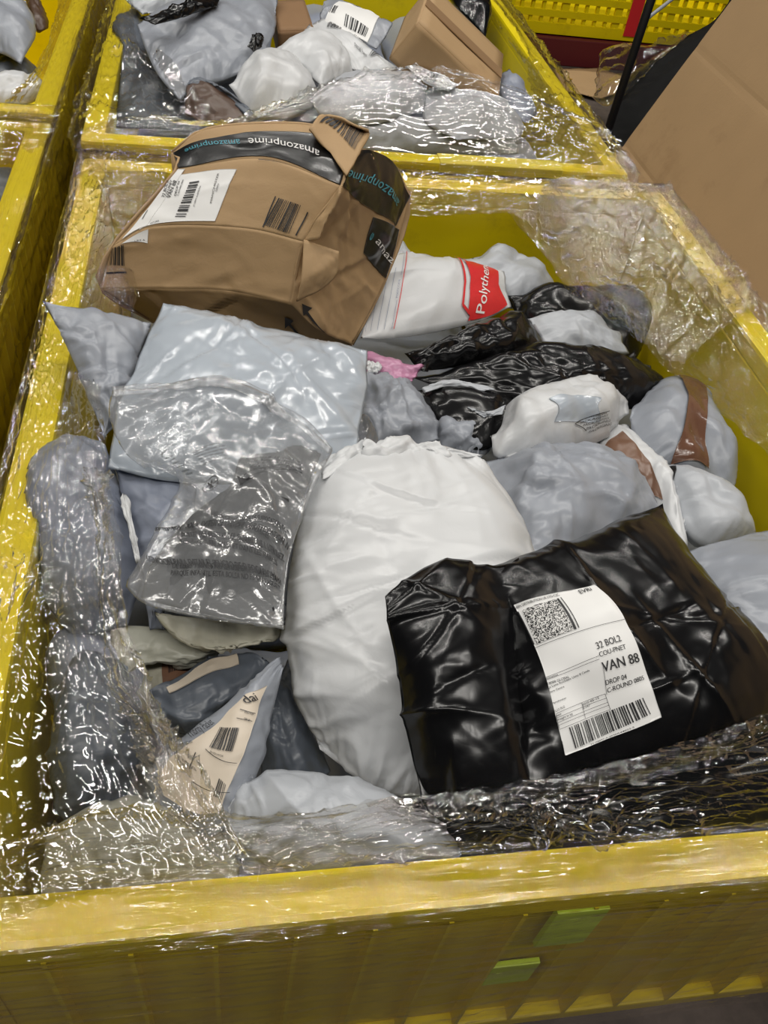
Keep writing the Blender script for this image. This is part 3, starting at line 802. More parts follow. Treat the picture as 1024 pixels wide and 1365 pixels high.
    lab = d.paper('shipping_label', t, 'label_paper', ([d.st((236, 234)), d.st((316, 226)), d.st((287, 295)), d.st((199, 301)), d.st((183, 314))], (1, 2, 4)), lift=.0014)
    d.paper('label_strip', t, 'label_paper', ([d.st((238, 226)), d.st((247, 226)), d.st((197, 301)), d.st((160, 326))], (1, 2, 3)), lift=.0018)
    p = Print(d)
    for body, a, b_, h in (('32 BOL2', (220, 264), (226, 243), 3.6), ('COU-PNET', (224, 263), (231, 242), 3), ('VAN 88', (228, 265), (237, 243), 5), ('DROP 04', (236, 262), (241, 243), 3), ('C-ROUND 0805', (239, 262), (246, 241), 2)):
        p.text(body, a, b_, (-h, -h * .2), 0.012)
    p.barcode([(234, 290), (254, 243), (267, 241), (248, 290)], 14, 4)
    p.build('label_print', lab, t, 'ink_black', .0024); p = Print(d)
    p.text('H-08M7-A-0M0A44', (260, 276), (269, 249), (-2, -.6)); p.build('label_print', lab, t, 'ink_black', .0024); p = Print(d); p.text('MANCHESTER', (283, 272), (293, 232), (-2.6, -1)); p.text('Units', (290, 256), (293, 246), (-2.6, -1)); p.build('label_print', lab, t, 'ink_black', .0024); p = Print(d)
    p.line((191, 293), (198, 281), .8); p.text('RETURN', (202, 300), (213, 296), (-.6, -2))
    p.build('label_print', lab, t, 'ink_black', .0024)
    p = Print(d)
    p.barcode([(372, 264), (403, 274), (387, 312), (352, 300)], 15, 9); p.line((368, 262), (351, 303), 1.6); p.line((411, 283), (395, 314), 1.8)
    p.build('printed_barcode', A.obj, t, 'ink_black', .0014); p = Print(d)
    p.line((345, 213), (400, 222), 1.0); p.line((400, 222), (450, 244), 1.0)
    p.build('printed_line', A.obj, t, 'ink_black', .0014)
    # small barcode at the near corner, label tail
    d = Decal(B, [(150, 328), (405, 322), (387, 405), (134, 385)], smooth=1, exact=True)
    d.paper('label_tail', t, 'label_paper', ([d.st((160, 327)), d.st((198, 305)), d.st((197, 324)), d.st((163, 325))], (1, 2, 3)), lift=.0014)
    p = Print(d); p.barcode([(148, 332), (166, 326), (167, 354), (146, 353)], 8, 3); p.line((141, 364), (169, 363), 2.4)
    p.text('LIKE A', (180, 322), (194, 321), (0, -2)); p.build('printed_barcode', B.obj, t, 'ink_black', .0022)
    # lifted flap with its own barcode on the top edge, torn flap at the dented corner
    def flap(out, c, seed, lift=.004, slack=.02, name='flap'):
        P = W(coons(*sides(out, c), 16, 18)); P = crumple(creases(P, 8, .003, seed), slack, 60, .04, seed, edge=.5)
        S = Surf(P); add_panel(S, name, 'cardboard'); return S
    S = flap([(412, 172, .195), (432, 153, .20), (487, 172, .195), (492, 182, .185), (462, 232, .178), (440, 205, .178)], (2, 4, 5), 21)
    d = Decal(S, [(415, 172), (434, 154), (486, 173), (466, 200)][:1] + [(434, 154), (486, 173), (462, 215), (418, 182)][:0] + [(486, 173), (466, 205), (418, 182)], smooth=1)
    d = Decal(S, [(432, 153), (487, 172), (462, 232), (412, 172)], smooth=1)
    p = Print(d); p.barcode([(434, 158), (473, 175), (460, 194), (416, 174)], 18, 12); p.text('X00', (443, 156), (452, 159), (-1, -3)); p.line((470, 166), (481, 172), 3)
    p.build('printed_barcode', S.obj, t, 'ink_black', .0016)
    flap([(405, 320, .106), (452, 335, .10), (449, 365, .075), (428, 386, .055), (396, 402, .045), (402, 360, .08)], (1, 3, 4), 23, slack=.05, name='torn_flap')
    flap([(455, 246, .172), (452, 258, .165), (425, 318, .115), (404, 322, .104)], (1, 2, 3), 27, slack=.05, name='torn_flap')
crushed_box()

# ================================================================== MAILERS IN THE HEAPED BIN
G1 = 'mailers heaped in the main bin'
# black mailer with the white address label
S = bag('black_mailer', 'large glossy black mailer with a white address label on top of the heap', 'mailer',
        [(640, 762), (700, 737), (883, 672), (925, 745), (1024, 862), (1075, 925), (1010, 985), (850, 1040), (690, 1075), (668, 900)], (2, 5, 8), (.085, .085, .04, .03), .055, 'mailer_black',
        seed=11, slack=.03, crs=16, camp=.005, parts=True, under=1.0, group=G1, res=1.1, fac=.0045, fsize=.07, prof=.7)
d = Decal(S, [(684, 806), (793, 779), (883, 957), (752, 1010)]); d.flatten()
finish(S)
lab = d.paper('address_label', S.root, 'label_paper', ([(0, 0), (.5, -.004), (.97, 0), (1, .03), (1, .5), (1, .96), (.97, 1), (.5, .995), (.03, 1), (0, .96), (.005, .5)], (3, 6, 9)), lift=.0022)
p = Print(d)
zz = lambda x, y: (660 + x / 4.267, 760 + y / 4.267)
def ev(b_, x0, y0, x1, y1, h, bold=0.0): p.text(b_, zz(x0, y0), zz(x1, y1), (-h * .38 / 4.267, -h * .95 / 4.267), bold)
ev('EVRi', 472, 148, 540, 126, 24, .02)
ev('SHEIN DISTRIBUTION UK LTD-C2C', 110, 228, 360, 164, 15, .002)
ev('32 BOL2', 510, 462, 645, 412, 36, .008); ev('COU-PNET', 526, 500, 672, 450, 26, .004)
ev('VAN 88', 556, 576, 757, 510, 54, .012); ev('DROP 04', 586, 641, 697, 602, 28, .006); ev('C-ROUND 0805', 604, 681, 797, 606, 27, .005)
for b_, x0, y0, x1, y1, h in (('Destination', 230, 607, 305, 583, 10), ('ST/8088 GLOBAL', 240, 638, 368, 598, 14), ('Inga Lane Rochdale Units 8 Canda', 246, 657, 480, 570, 13), ('Indore Centre', 255, 680, 345, 648, 12),
                              ('Manchester', 282, 737, 364, 709, 11), ('OL12 7LG', 299, 783, 360, 757, 13), ('Date', 313, 806, 344, 793, 12), ('Weight in kg', 323, 830, 410, 798, 12), ('2025-05-15', 463, 753, 560, 712, 13), ('0.147', 470, 770, 512, 751, 12), ('H-08M7-A-0M0A44023-5', 553, 992, 795, 886, 17)):
    ev(b_, x0, y0, x1, y1, h)
for q in ((225, 598, 520, 494), (228, 612, 524, 510), (545, 530, 600, 690), (310, 788, 590, 686), (318, 812, 602, 708), (327, 840, 614, 730), (334, 856, 622, 746), (340, 882, 636, 768), (310, 788, 340, 882), (590, 686, 636, 768), (458, 736, 490, 822), (160, 440, 690, 286)):
    p.line(zz(*q[:2]), zz(*q[2:]), 0.5)
p.barcode([zz(398, 872), zz(815, 700), zz(880, 800), zz(455, 1005)], 34, 5)
p.quad([zz(115, 242), zz(128, 238), zz(186, 412), zz(172, 420)], 3); p.quad([zz(338, 184), zz(348, 181), zz(402, 352), zz(388, 356)], 3); p.quad([zz(358, 176), zz(362, 175), zz(416, 346), zz(411, 348)], 3)
p.build('label_print', lab, S.root, 'ink_black', .0030)
p = Print(d); p.quad([zz(150, 235), zz(334, 185), zz(385, 356), zz(195, 415)], 1); p.build('code_patch', lab, S.root, 'speckle_code', .0029)
F_ = bag('', '', '', [(510, 797), (545, 775), (600, 750), (665, 757), (690, 745), (700, 900), (715, 1075), (640, 1085), (560, 1065), (545, 985), (535, 900)], (4, 6, 8), (.092, .088, .035, .02), .028, 'mailer_black',
         seed=12, slack=.03, crs=10, camp=.006, under=.6, fac=.006, fsize=.08, pucker=.001, part_name='folded_flap', parent=S.root)

S = bag('white_mailer', 'big rounded white plastic bag with creased sides, half under the black labelled mailer', 'mailer',
    [(432, 612), (480, 596), (580, 593), (645, 612), (690, 672), (712, 735), (700, 830), (650, 960), (575, 1062), (500, 1052), (425, 1000), (392, 900), (377, 800), (384, 730), (408, 655)], (3, 8, 10), (.05, .055, -.05, -.06), .055, 'mailer_white',
    seed=21, slack=.025, crs=22, camp=.005, pw=2.8, fac=.0045, fsize=.06, ratio=3.2, theta=.3, pucker=.006, under=1.3, aniso=(.8, 1.1), group=G1, parts=True)
finish(S)
# drawn, gathered mouth of the white bag
bag('', '', '', [(428, 618), (470, 596), (560, 590), (645, 608), (600, 611), (540, 609), (475, 620), (430, 640)], (3, 4, 7), (.056, .058, .058, .060), .008, 'mailer_white', seed=22, slack=.10, crs=16, camp=.005, part_name='gathered_mouth', parent=S.root)

PALE = bag('pale_mailer', 'wide glossy pale blue-grey mailer in front of the crushed box', 'mailer',
    [(218, 407), (300, 422), (400, 444), (490, 466), (487, 530), (474, 605), (380, 640), (235, 642), (142, 622), (160, 540), (195, 450)], (3, 5, 8), (.055, .055, .03, .02), .035, 'mailer_pale',
    seed=41, slack=.018, crs=14, camp=.004, under=1.4, group=G1)
S = bag('clear_bag', 'clear frosted bag printed with suffocation warnings, dark goods inside', 'bag',
    [(150, 521), (220, 516), (300, 519), (390, 555), (443, 600), (415, 660), (388, 740), (378, 838), (280, 826), (200, 808), (170, 785), (205, 715), (238, 640), (175, 612), (148, 560)], (4, 7, 10), (.062, .068, .03, .02), .022, 'frosted_bag',
    seed=31, slack=.04, crs=14, camp=.004, fac=.0035, fsize=.05, pucker=.004, group=G1, parts=True, under=.4, over=(PALE,))
finish(S)
bag('', '', '', [(325, 590), (372, 582), (428, 606), (405, 665), (388, 740), (380, 833), (290, 822), (188, 798), (205, 742), (262, 690), (310, 640)], (2, 5, 7), (.046, .050, .022, .012), .010, 'dark_contents', seed=32, slack=.02, crs=8, part_name='dark_goods', parent=S.root, under=.6, over=())
zb = lambda x, y: (150 + x / 3.303, 560 + y / 3.303)
d = Decal(S, [(200, 660), (400, 660), (380, 838), (175, 800)], smooth=0, k=80, exact=True)
p = Print(d)
def cl(b_, x0, y0, x1, y1, h, bold=0.004): p.text(b_, zb(x0, y0), zb(x1, y1), (.14 * h / 3.3, -1.2 * h / 3.3), bold)
cl('AVERTISSEMENT-POUR EVITER LE DANGER DE SUFFOCATION, NE', 180, 498, 778, 598, 17)
cl('PORTEE DES BEBES ET DES ENFANTS NE L UTILISEZ', 255, 528, 745, 632, 17); cl('VOITURE D ENFANTS ET DANS LES PARCS', 250, 555, 700, 640, 16)
cl('DANGER OF SUFFOCATION, KEEP', 470, 452, 760, 505, 17); cl('USE IN CRIBS, BEDS, CARRIAGES', 362, 440, 640, 520, 17)
cl('ATENCION-PARA EVITAR EL PELIGRO DE SUFOCACION', 148, 622, 700, 708, 17); cl('DE BEBES Y NINOS NO LA USE EN CUNA EN CAMA', 218, 655, 735, 735, 17); cl('PARQUE INFANTIL. ESTA BOLSA NO ES UN JUGUETE', 210, 683, 735, 760, 17)
p.quad([zb(668, 825), zb(680, 818), zb(690, 828), zb(679, 840)])
p.build('warning_print', S.obj, S.root, 'ink_black', .002)
d = Decal(S, [(200, 535), (400, 570), (410, 690), (230, 690)], smooth=0, k=80, exact=True)
p = Print(d)
for k in range(6): cl('WARNING KEEP AWAY FROM', 385 + k * 8, 95 + k * 13, 560 + k * 4, 78 + k * 15, 9, 0)
for k in range(5): cl('this bag is not a toy', 650 + k * 5, 165 + k * 14, 860 + k * 3, 182 + k * 13, 9, 0)
for k in range(7): cl('plastic', 190 + k * 16, 105 + k * 18, 250 + k * 14, 75 + k * 22, 9, 0)
for k in range(12):
    a0, a1 = k * math.pi / 6, (k + 1) * math.pi / 6
    p.line(zb(478 + 36 * math.cos(a0), 243 + 36 * math.sin(a0)), zb(478 + 36 * math.cos(a1), 243 + 36 * math.sin(a1)), 1.1, 1)
p.line(zb(452, 262), zb(505, 225), 1.2); p.line(zb(455, 232), zb(500, 258), 2.2); p.line(zb(470, 222), zb(488, 262), 2.0)
p.quad([zb(602, 228), zb(640, 250), zb(690, 262), zb(625, 272)]); p.line(zb(650, 260), zb(880, 205), 1.0); p.line(zb(640, 235), zb(860, 195), .8)
p.quad([zb(722, 362), zb(800, 365), zb(802, 425), zb(730, 425)]); p.line(zb(575, 358), zb(722, 362), 1.1); p.line(zb(610, 425), zb(730, 425), 1.1); p.line(zb(575, 358), zb(570, 385), 1.1)
cl('POUR EVITER', 600, 378, 715, 382, 11, 0); cl('RECYCLE BAG', 600, 396, 720, 402, 11, 0); cl('LDPE 04', 620, 414, 718, 416, 11, 0)
p.quad([zb(345, 380), zb(388, 376), zb(392, 412), zb(342, 410)]); cl('RECYCLE', 398, 412, 500, 408, 18, .004)
p.build('warning_print', S.obj, S.root, 'ink_black', .002)
# zip seal along the top of the clear bag
bag('', '', '', [(150, 518), (220, 513), (300, 516), (390, 552), (443, 598), (438, 606), (386, 562), (298, 527), (220, 523), (150, 530)], (4, 5, 9), (.066, .072, .072, .066), .003, 'frosted_bag', seed=35, slack=.03, crs=0, part_name='zip_seal', parent=S.root, over=(PALE, S))

bag('grey_mailer', 'grey mailer with a pointed corner sticking up over the bin rim', 'mailer',
    [(57, 399), (130, 412), (202, 430), (185, 490), (165, 560), (140, 585), (105, 500)], (2, 4, 5), (.075, .045, -.0, .0), .022, 'mailer_grey', seed=43, slack=.02, crs=16, camp=.005, under=.8, group=G1)
bag('grey_mailer', 'smooth blue-grey mailer under the film beside the left rim', 'mailer',
    [(38, 605), (70, 585), (110, 582), (140, 592), (162, 660), (188, 755), (170, 835), (100, 850), (60, 800), (28, 690)], (3, 6, 7), (.0, .015, -.06, -.07), .045, 'mailer_bluegrey', seed=45, slack=.02, crs=8, camp=.004, under=1.4, group=G1)
S = bag('grey_mailer', 'blue-grey padded mailer with a white sealed edge, between film and clear bag', 'mailer',
    [(152, 622), (235, 636), (262, 650), (255, 760), (240, 835), (200, 840), (185, 755), (168, 690)], (2, 4, 5), (.012, .015, -.07, -.05), .03, 'mailer_bluegrey', seed=46, slack=.02, crs=8, camp=.004, under=1.2, group=G1, parts=True)
finish(S)
bag('', '', '', [(163, 660), (168, 660), (181, 710), (188, 748), (180, 748), (172, 710)], (1, 3, 4), (.01, .01, .0, .0), .002, 'mailer_white', seed=47, slack=.0, crs=0, part_name='sealed_edge', parent=S.root)
bag('cream_mailer', 'cream plastic mailer peeking out under the clear bag', 'mailer',
    [(205, 815), (290, 826), (378, 832), (372, 852), (320, 866), (275, 872), (225, 850)], (2, 4, 5), (-.035, -.03, -.05, -.055), .02, 'mailer_cream', seed=48, slack=.05, crs=10, group=G1, under=1.3)
bag('olive_mailer', 'dull grey-olive plastic bag in the shaded gap below the clear bag', 'mailer',
    [(150, 830), (215, 838), (300, 865), (260, 890), (205, 880), (160, 930), (140, 900)], (2, 3, 5), (-.06, -.06, -.09, -.10), .03, 'mailer_olive', seed=49, slack=.05, crs=10, group=G1)
S = bag('cream_mailer', 'cream mailer with a small brown barcode label in the shaded gap', 'mailer',
    [(160, 870), (250, 868), (300, 880), (260, 960), (220, 990), (180, 930)], (2, 3, 4), (-.10, -.10, -.14, -.14), .03, 'mailer_cream', seed=50, slack=.05, crs=10, group=G1, parts=True)
d = Decal(S, [(215, 873), (255, 868), (252, 905), (218, 912)]); d.flatten(); finish(S)
lab = d.paper('barcode_label', S.root, 'brown_paper', lift=.002); p = Print(d); p.barcode([(224, 880), (243, 876), (245, 897), (227, 901)], 8, 2); p.build('label_print', lab, S.root, 'ink_black', .003)
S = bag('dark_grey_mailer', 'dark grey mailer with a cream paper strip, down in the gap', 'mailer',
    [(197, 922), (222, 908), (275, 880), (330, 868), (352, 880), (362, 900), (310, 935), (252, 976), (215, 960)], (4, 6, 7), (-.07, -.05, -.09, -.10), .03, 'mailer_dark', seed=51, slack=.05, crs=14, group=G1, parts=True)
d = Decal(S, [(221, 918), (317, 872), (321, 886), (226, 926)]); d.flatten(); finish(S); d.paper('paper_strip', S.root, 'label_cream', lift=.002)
S = bag('grey_mailer', 'folded grey mailer with a cream barcoded label, wedged in the gap under the film', 'mailer',
    [(372, 876), (378, 890), (362, 960), (345, 1035), (315, 1090), (270, 1120), (205, 1075), (195, 1040), (214, 1008), (300, 940)], (1, 4, 6), (-.01, -.01, -.02, -.03), .022, 'mailer_grey', seed=52, slack=.025, crs=10, camp=.004, group=G1, parts=True)
d = Decal(S, [(300, 938), (378, 895), (312, 1092), (203, 1052)], smooth=1, k=60, exact=True); d.flatten(.7); finish(S)
lab = d.paper('barcode_label', S.root, 'label_cream', ([d.st((318, 934)), d.st((343, 918)), d.st((312, 1000)), d.st((281, 1084)), d.st((214, 1056)), d.st((222, 1012))], (1, 3, 4)), lift=.003)
zc = lambda x, y: (140 + x / 3.938, 820 + y / 3.938)
p = Print(d); p.barcode([zc(560, 605), zc(645, 620), zc(605, 735), zc(490, 690)], 12, 8); p.barcode([zc(530, 860), zc(580, 915), zc(560, 985), zc(505, 950)], 6, 9)
p.text('dai', zc(684, 497), zc(742, 465), (-2.4, -6), .03)
for q in ((470, 700, 630, 800), (655, 525, 715, 545), (640, 565, 700, 585), (400, 850, 600, 950), (390, 790, 430, 720)): p.line(zc(*q[:2]), zc(*q[2:]), .8)
p.text('Parcel', zc(670, 540), zc(705, 552), (.5, -2.5)); p.text('0kg', zc(665, 575), zc(690, 582), (.5, -3)); p.text('JD-0214154', zc(490, 712), zc(555, 748), (.6, -2.2))
p.text('Priority Packet', zc(425, 660), zc(540, 590), (-2, -4), .004); p.text('Shipper address', zc(375, 710), zc(425, 680), (-1.5, -3)); p.text('from logistics', zc(340, 745), zc(420, 800), (1, -3))
p.build('label_print', lab, S.root, 'ink_black', .0042)
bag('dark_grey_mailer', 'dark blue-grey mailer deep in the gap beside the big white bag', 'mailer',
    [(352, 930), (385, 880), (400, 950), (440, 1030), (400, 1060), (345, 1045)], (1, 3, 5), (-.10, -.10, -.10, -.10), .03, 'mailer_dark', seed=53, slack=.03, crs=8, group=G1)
bag('grey_mailer', 'crumpled light grey mailer along the front rim beneath the film', 'mailer',
    [(298, 1085), (330, 1050), (370, 1034), (445, 1036), (510, 1056), (560, 1080), (610, 1130), (600, 1170), (450, 1176), (330, 1165), (300, 1130)], (4, 7, 9), (-.02, .0, -.02, -.04), .04, 'mailer_light', seed=54, slack=.05, crs=24, fac=.007, fsize=.04, under=1.4, group=G1)
bag('black_mailer', 'black mailer squeezed along the front rim under wrinkled film', 'mailer',
    [(560, 1062), (700, 1050), (850, 1020), (1010, 960), (1300, 955), (1362, 1055), (1000, 1110), (800, 1140), (620, 1165), (590, 1120)], (4, 5, 8), (-.01, .01, -.03, -.04), .04, 'mailer_black', seed=55, slack=.05, crs=20, under=1.4, group=G1)
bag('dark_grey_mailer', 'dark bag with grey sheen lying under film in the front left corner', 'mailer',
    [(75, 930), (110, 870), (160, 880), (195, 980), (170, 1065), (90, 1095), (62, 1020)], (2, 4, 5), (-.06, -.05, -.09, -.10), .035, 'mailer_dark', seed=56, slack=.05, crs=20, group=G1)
bag('grey_mailer', 'smooth grey mailer behind the dark bag in the front left corner', 'mailer',
    [(70, 850), (110, 830), (170, 850), (190, 900), (150, 960), (90, 960), (62, 900)], (2, 4, 5), (-.075, -.07, -.11, -.12), .03, 'mailer_bluegrey', seed=57, slack=.03, crs=8, group=G1)
bag('olive_mailer', 'grey-olive bag at the front left corner beneath layers of film', 'mailer',
    [(62, 1110), (150, 1065), (230, 1075), (310, 1110), (320, 1180), (200, 1195), (62, 1205)], (3, 4, 6), (-.06, -.03, -.04, -.07), .03, 'mailer_olive', seed=58, slack=.04, crs=10, group=G1)

# right and back of the heap
S = bag('white_mailer', 'white mailer printed with a red band, blue lines and lettering', 'mailer',
    [(505, 345), (560, 338), (630, 352), (672, 363), (682, 410), (640, 428), (560, 446), (478, 455), (490, 400)], (3, 4, 7), (-.04, -.06, -.08, -.05), .03, 'mailer_white', seed=61, slack=.02, crs=10, camp=.004, group=G1, parts=True, under=1.2)
zp = lambda x, y: (470 + x / 3.793, 320 + y / 3.793)
d = Decal(S, [zp(-10, 70), zp(740, 150), zp(800, 370), zp(0, 495)], smooth=1, k=60); d.flatten(.9); finish(S)
p = Print(d); p.quad([zp(568, 135), zp(735, 172), zp(742, 250), zp(628, 252)], 4); p.quad([zp(628, 252), zp(742, 250), zp(790, 350), zp(650, 360)], 4); p.quad([zp(650, 360), zp(790, 350), zp(740, 395), zp(697, 415)], 4)
p.build('red_print', S.obj, S.root, 'ink_red', .003, .03); p = Print(d); p.line(zp(553, 140), zp(610, 270), 2.2); p.line(zp(610, 270), zp(622, 350), 2.2); p.line(zp(622, 350), zp(668, 375), 2); p.line(zp(668, 375), zp(668, 425), 2); p.build('red_outline', S.obj, S.root, 'ink_red', .003); p = Print(d)
p.line(zp(262, 95), zp(282, 495), 1.4); p.line(zp(205, 92), zp(262, 97), 1); p.build('red_line', S.obj, S.root, 'ink_red', .003)
p = Print(d); p.text('Polythene', zp(712, 372), zp(690, 165), (-9, -1), .006); p.build('lettering', S.obj, S.root, 'ink_white', .0042)
p = Print(d)
for a, b_ in (((243, 110), (250, 240)), ((255, 340), (265, 495)), ((197, 190), (207, 495)), ((145, 250), (153, 498)), ((90, 340), (98, 498)), ((40, 440), (44, 498))): p.line(zp(*a), zp(*b_), .7)
p.text('POSTCODE', zp(256, 330), zp(250, 258), (-3.4, .2)); p.build('blue_print', S.obj, S.root, 'ink_blue', .003)
bag('light_mailer', 'small pale bag showing beside the crushed box against the yellow wall', 'mailer',
    [(518, 330), (535, 320), (552, 345), (545, 375), (515, 370)], (2, 3, 4), (-.06, -.06, -.09, -.09), .02, 'mailer_light', seed=62, slack=.04, crs=6, group=G1)
bag('grey_mailer', 'crumpled light grey bag behind the red printed mailer', 'mailer',
    [(598, 348), (640, 335), (668, 333), (700, 350), (738, 385), (715, 410), (680, 412), (640, 385)], (3, 5, 6), (-.08, -.09, -.12, -.11), .035, 'mailer_light', seed=63, slack=.08, crs=20, fac=.009, fsize=.035, group=G1)
bag('black_mailer', 'shiny black bag at the back, below the wrinkled film', 'mailer',
    [(676, 392), (760, 384), (840, 384), (866, 410), (866, 450), (845, 482), (780, 460), (690, 425)], (2, 5, 7), (-.09, -.09, -.11, -.10), .035, 'mailer_black', seed=64, fac=.006, fsize=.05, slack=.08, crs=20, group=G1, under=1.3)
bag('light_mailer', 'crumpled pale bag lying between two black mailers', 'mailer',
    [(704, 422), (740, 415), (785, 420), (820, 445), (838, 472), (790, 470), (730, 465)], (2, 4, 6), (-.065, -.065, -.085, -.08), .02, 'mailer_light', seed=65, slack=.08, crs=14, fac=.007, fsize=.03, group=G1)
bag('black_mailer', 'black mailer with a pinched end, below the red printed mailer', 'mailer',
    [(540, 470), (600, 452), (690, 414), (712, 432), (722, 466), (660, 480), (560, 496)], (2, 4, 6), (-.045, -.045, -.06, -.06), .028, 'mailer_black', seed=66, fac=.006, fsize=.05, slack=.06, crs=18, group=G1)
bag('black_mailer', 'long wrinkled black mailer across the middle of the heap', 'mailer',
    [(548, 505), (640, 480), (720, 462), (800, 466), (868, 486), (890, 512), (850, 545), (760, 548), (700, 545), (620, 525)], (4, 6, 8), (-.065, -.06, -.085, -.08), .04, 'mailer_black', seed=67, fac=.006, fsize=.05, slack=.06, crs=24, group=G1, under=1.3)
S = bag('black_mailer', 'flat black mailer with a pale torn edge, above the puffy white bag', 'mailer',
    [(555, 522), (600, 512), (650, 514), (705, 545), (690, 580), (640, 600), (585, 580)], (2, 4, 6), (-.065, -.06, -.08, -.085), .02, 'mailer_black', seed=68, slack=.03, crs=10, group=G1, parts=True)
finish(S)
bag('', '', '', [(562, 518), (600, 508), (645, 512), (662, 520), (640, 520), (600, 514), (566, 524)], (3, 4, 6), (-.055, -.05, -.05, -.055), .004, 'mailer_light', seed=69, slack=.02, crs=0, part_name='pale_edge', parent=S.root)
bag('', '', '', [(622, 543), (650, 548), (676, 538), (670, 552), (645, 556)], (2, 3, 4), (-.055, -.05, -.05, -.055), .003, 'mailer_light', seed=70, slack=.02, crs=0, part_name='pale_edge', parent=S.root)
S = bag('pink_mailer', 'small pink plastic mailer beside the pale blue-grey mailer', 'mailer',
    [(488, 468), (525, 478), (566, 488), (545, 514), (510, 505), (488, 498)], (2, 3, 5), (-.04, -.045, -.055, -.05), .01, 'mailer_pink', seed=71, slack=.02, crs=8, group=G1, parts=True)
finish(S)
bag('', '', '', [(490, 482), (502, 484), (510, 490), (503, 498), (489, 497)], (2, 3, 4), (-.036, -.036, -.04, -.04), .004, 'mailer_white', seed=72, slack=.02, crs=0, part_name='white_patch', parent=S.root)
bag('grey_mailer', 'creased grey mailer to the right of the pale glossy one', 'mailer',
    [(474, 490), (520, 502), (555, 515), (572, 548), (585, 585), (540, 602), (474, 600)], (2, 4, 6), (-.05, -.055, -.07, -.07), .03, 'mailer_grey', seed=73, slack=.05, crs=26, camp=.007, fac=.008, fsize=.035, group=G1, under=1.4)
bag('clear_bag', 'small clear bag edge tucked behind the grey creased mailer', 'bag',
    [(470, 555), (486, 553), (502, 580), (504, 596), (472, 600)], (1, 3, 4), (-.02, -.02, -.03, -.03), .012, 'frosted_clear', seed=74, slack=.06, crs=8, group=G1)
bag('grey_mailer', 'small rumpled grey bag left of the puffy white bag', 'mailer',
    [(570, 562), (620, 555), (665, 560), (660, 595), (640, 612), (585, 602)], (2, 4, 5), (-.08, -.08, -.09, -.09), .025, 'mailer_grey', seed=75, slack=.07, crs=16, fac=.008, fsize=.03, group=G1)
S = bag('white_mailer', 'puffy white bag with folded end and small dark print', 'mailer',
    [(655, 580), (690, 535), (745, 514), (800, 516), (832, 532), (840, 550), (800, 585), (760, 600), (700, 615), (662, 608)], (3, 5, 8), (-.04, -.045, -.055, -.05), .05, 'mailer_white', seed=76, slack=.05, crs=20, camp=.006, fac=.006, group=G1, parts=True, under=1.2)
zd = lambda x, y: (640 + x / 2.667, 440 + y / 2.667)
d = Decal(S, [zd(315, 290), zd(470, 250), zd(480, 370), zd(330, 390)], smooth=2); finish(S)
p = Print(d)
for k in range(5): p.text('PACKAGING', zd(335 + k * 10, 345 + k * 6), zd(430 + k * 5, 310 + k * 8), (.6, -2.4), .003)
p.line(zd(325, 345), zd(440, 300), .8); p.line(zd(325, 345), zd(365, 365), .8); p.build('printed_text', S.obj, S.root, 'ink_black', .003)
d = Decal(S, [(728, 530), (800, 526), (800, 570), (730, 570)], smooth=1, exact=True)
d.paper('folded_end', S.root, 'mailer_pale', ([(.05, .1), (.5, -.05), (1, .15), (.9, .5), (1, .9), (.6, 1.0), (.1, .9), (.15, .5)], (2, 4, 6)), lift=.0015, th=.001)
bag('grey_mailer', 'wide crumpled blue-grey mailer next to the big white bag', 'mailer',
    [(640, 615), (690, 603), (760, 602), (830, 616), (868, 655), (885, 690), (800, 715), (710, 745), (670, 680)], (3, 5, 7), (-.045, -.05, -.05, -.03), .045, 'mailer_grey', seed=78, slack=.05, crs=30, camp=.006, fac=.009, fsize=.04, group=G1, under=1.3)
S = bag('white_mailer', 'narrow white and brown mailer on edge behind the blue-grey one', 'mailer',
    [(790, 608), (815, 572), (838, 566), (868, 610), (888, 650), (915, 725), (918, 760), (895, 720), (860, 660)], (2, 5, 6), (-.06, -.065, -.07, -.065), .025, 'mailer_white', seed=79, slack=.02, crs=8, group=G1, parts=True, under=1.5)
d = Decal(S, [(792, 605), (830, 575), (885, 668), (868, 660)], smooth=2); finish(S); d.paper('brown_patch', S.root, 'brown_paper', lift=.002)
S = bag('grey_mailer', 'grey bag banded with shiny brown tape against the right wall', 'mailer',
    [(838, 560), (860, 530), (892, 503), (940, 518), (965, 570), (980, 645), (965, 660), (910, 635), (860, 610)], (3, 5, 7), (-.06, -.065, -.09, -.08), .045, 'mailer_grey', seed=80, slack=.05, crs=20, fac=.007, group=G1, parts=True, under=1.2)
d = Decal(S, [(903, 502), (940, 516), (942, 626), (893, 620)], smooth=3); d.flatten(.5); finish(S); d.paper('brown_tape', S.root, 'brown_tape', ([(0, 0), (.5, -.02), (1, .03), (.86, .45), (1, 1), (.5, 1), (0, 1), (.1, .5)], (2, 4, 6)), lift=.004)
S = bag('light_mailer', 'light grey mailer with a black patch below the brown-taped bag', 'mailer',
    [(880, 622), (905, 620), (960, 648), (992, 680), (1012, 712), (985, 724), (940, 726), (905, 700), (890, 660)], (2, 5, 7), (-.05, -.06, -.07, -.06), .035, 'mailer_light', seed=81, slack=.04, crs=12, group=G1, parts=True, under=1.3)
d = Decal(S, [(882, 622), (902, 622), (898, 645), (888, 650)], smooth=2); finish(S); d.paper('black_patch', S.root, 'black_tape', lift=.002)
bag('light_mailer', 'smooth light blue-grey mailer beside the black labelled mailer', 'mailer',
    [(915, 735), (970, 718), (1040, 705), (1150, 745), (1270, 930), (1060, 900), (1000, 850), (945, 790)], (3, 4, 6), (-.02, -.03, -.03, .0), .035, 'mailer_grey', seed=82, slack=.015, crs=8, camp=.003, group=G1, under=1.5)
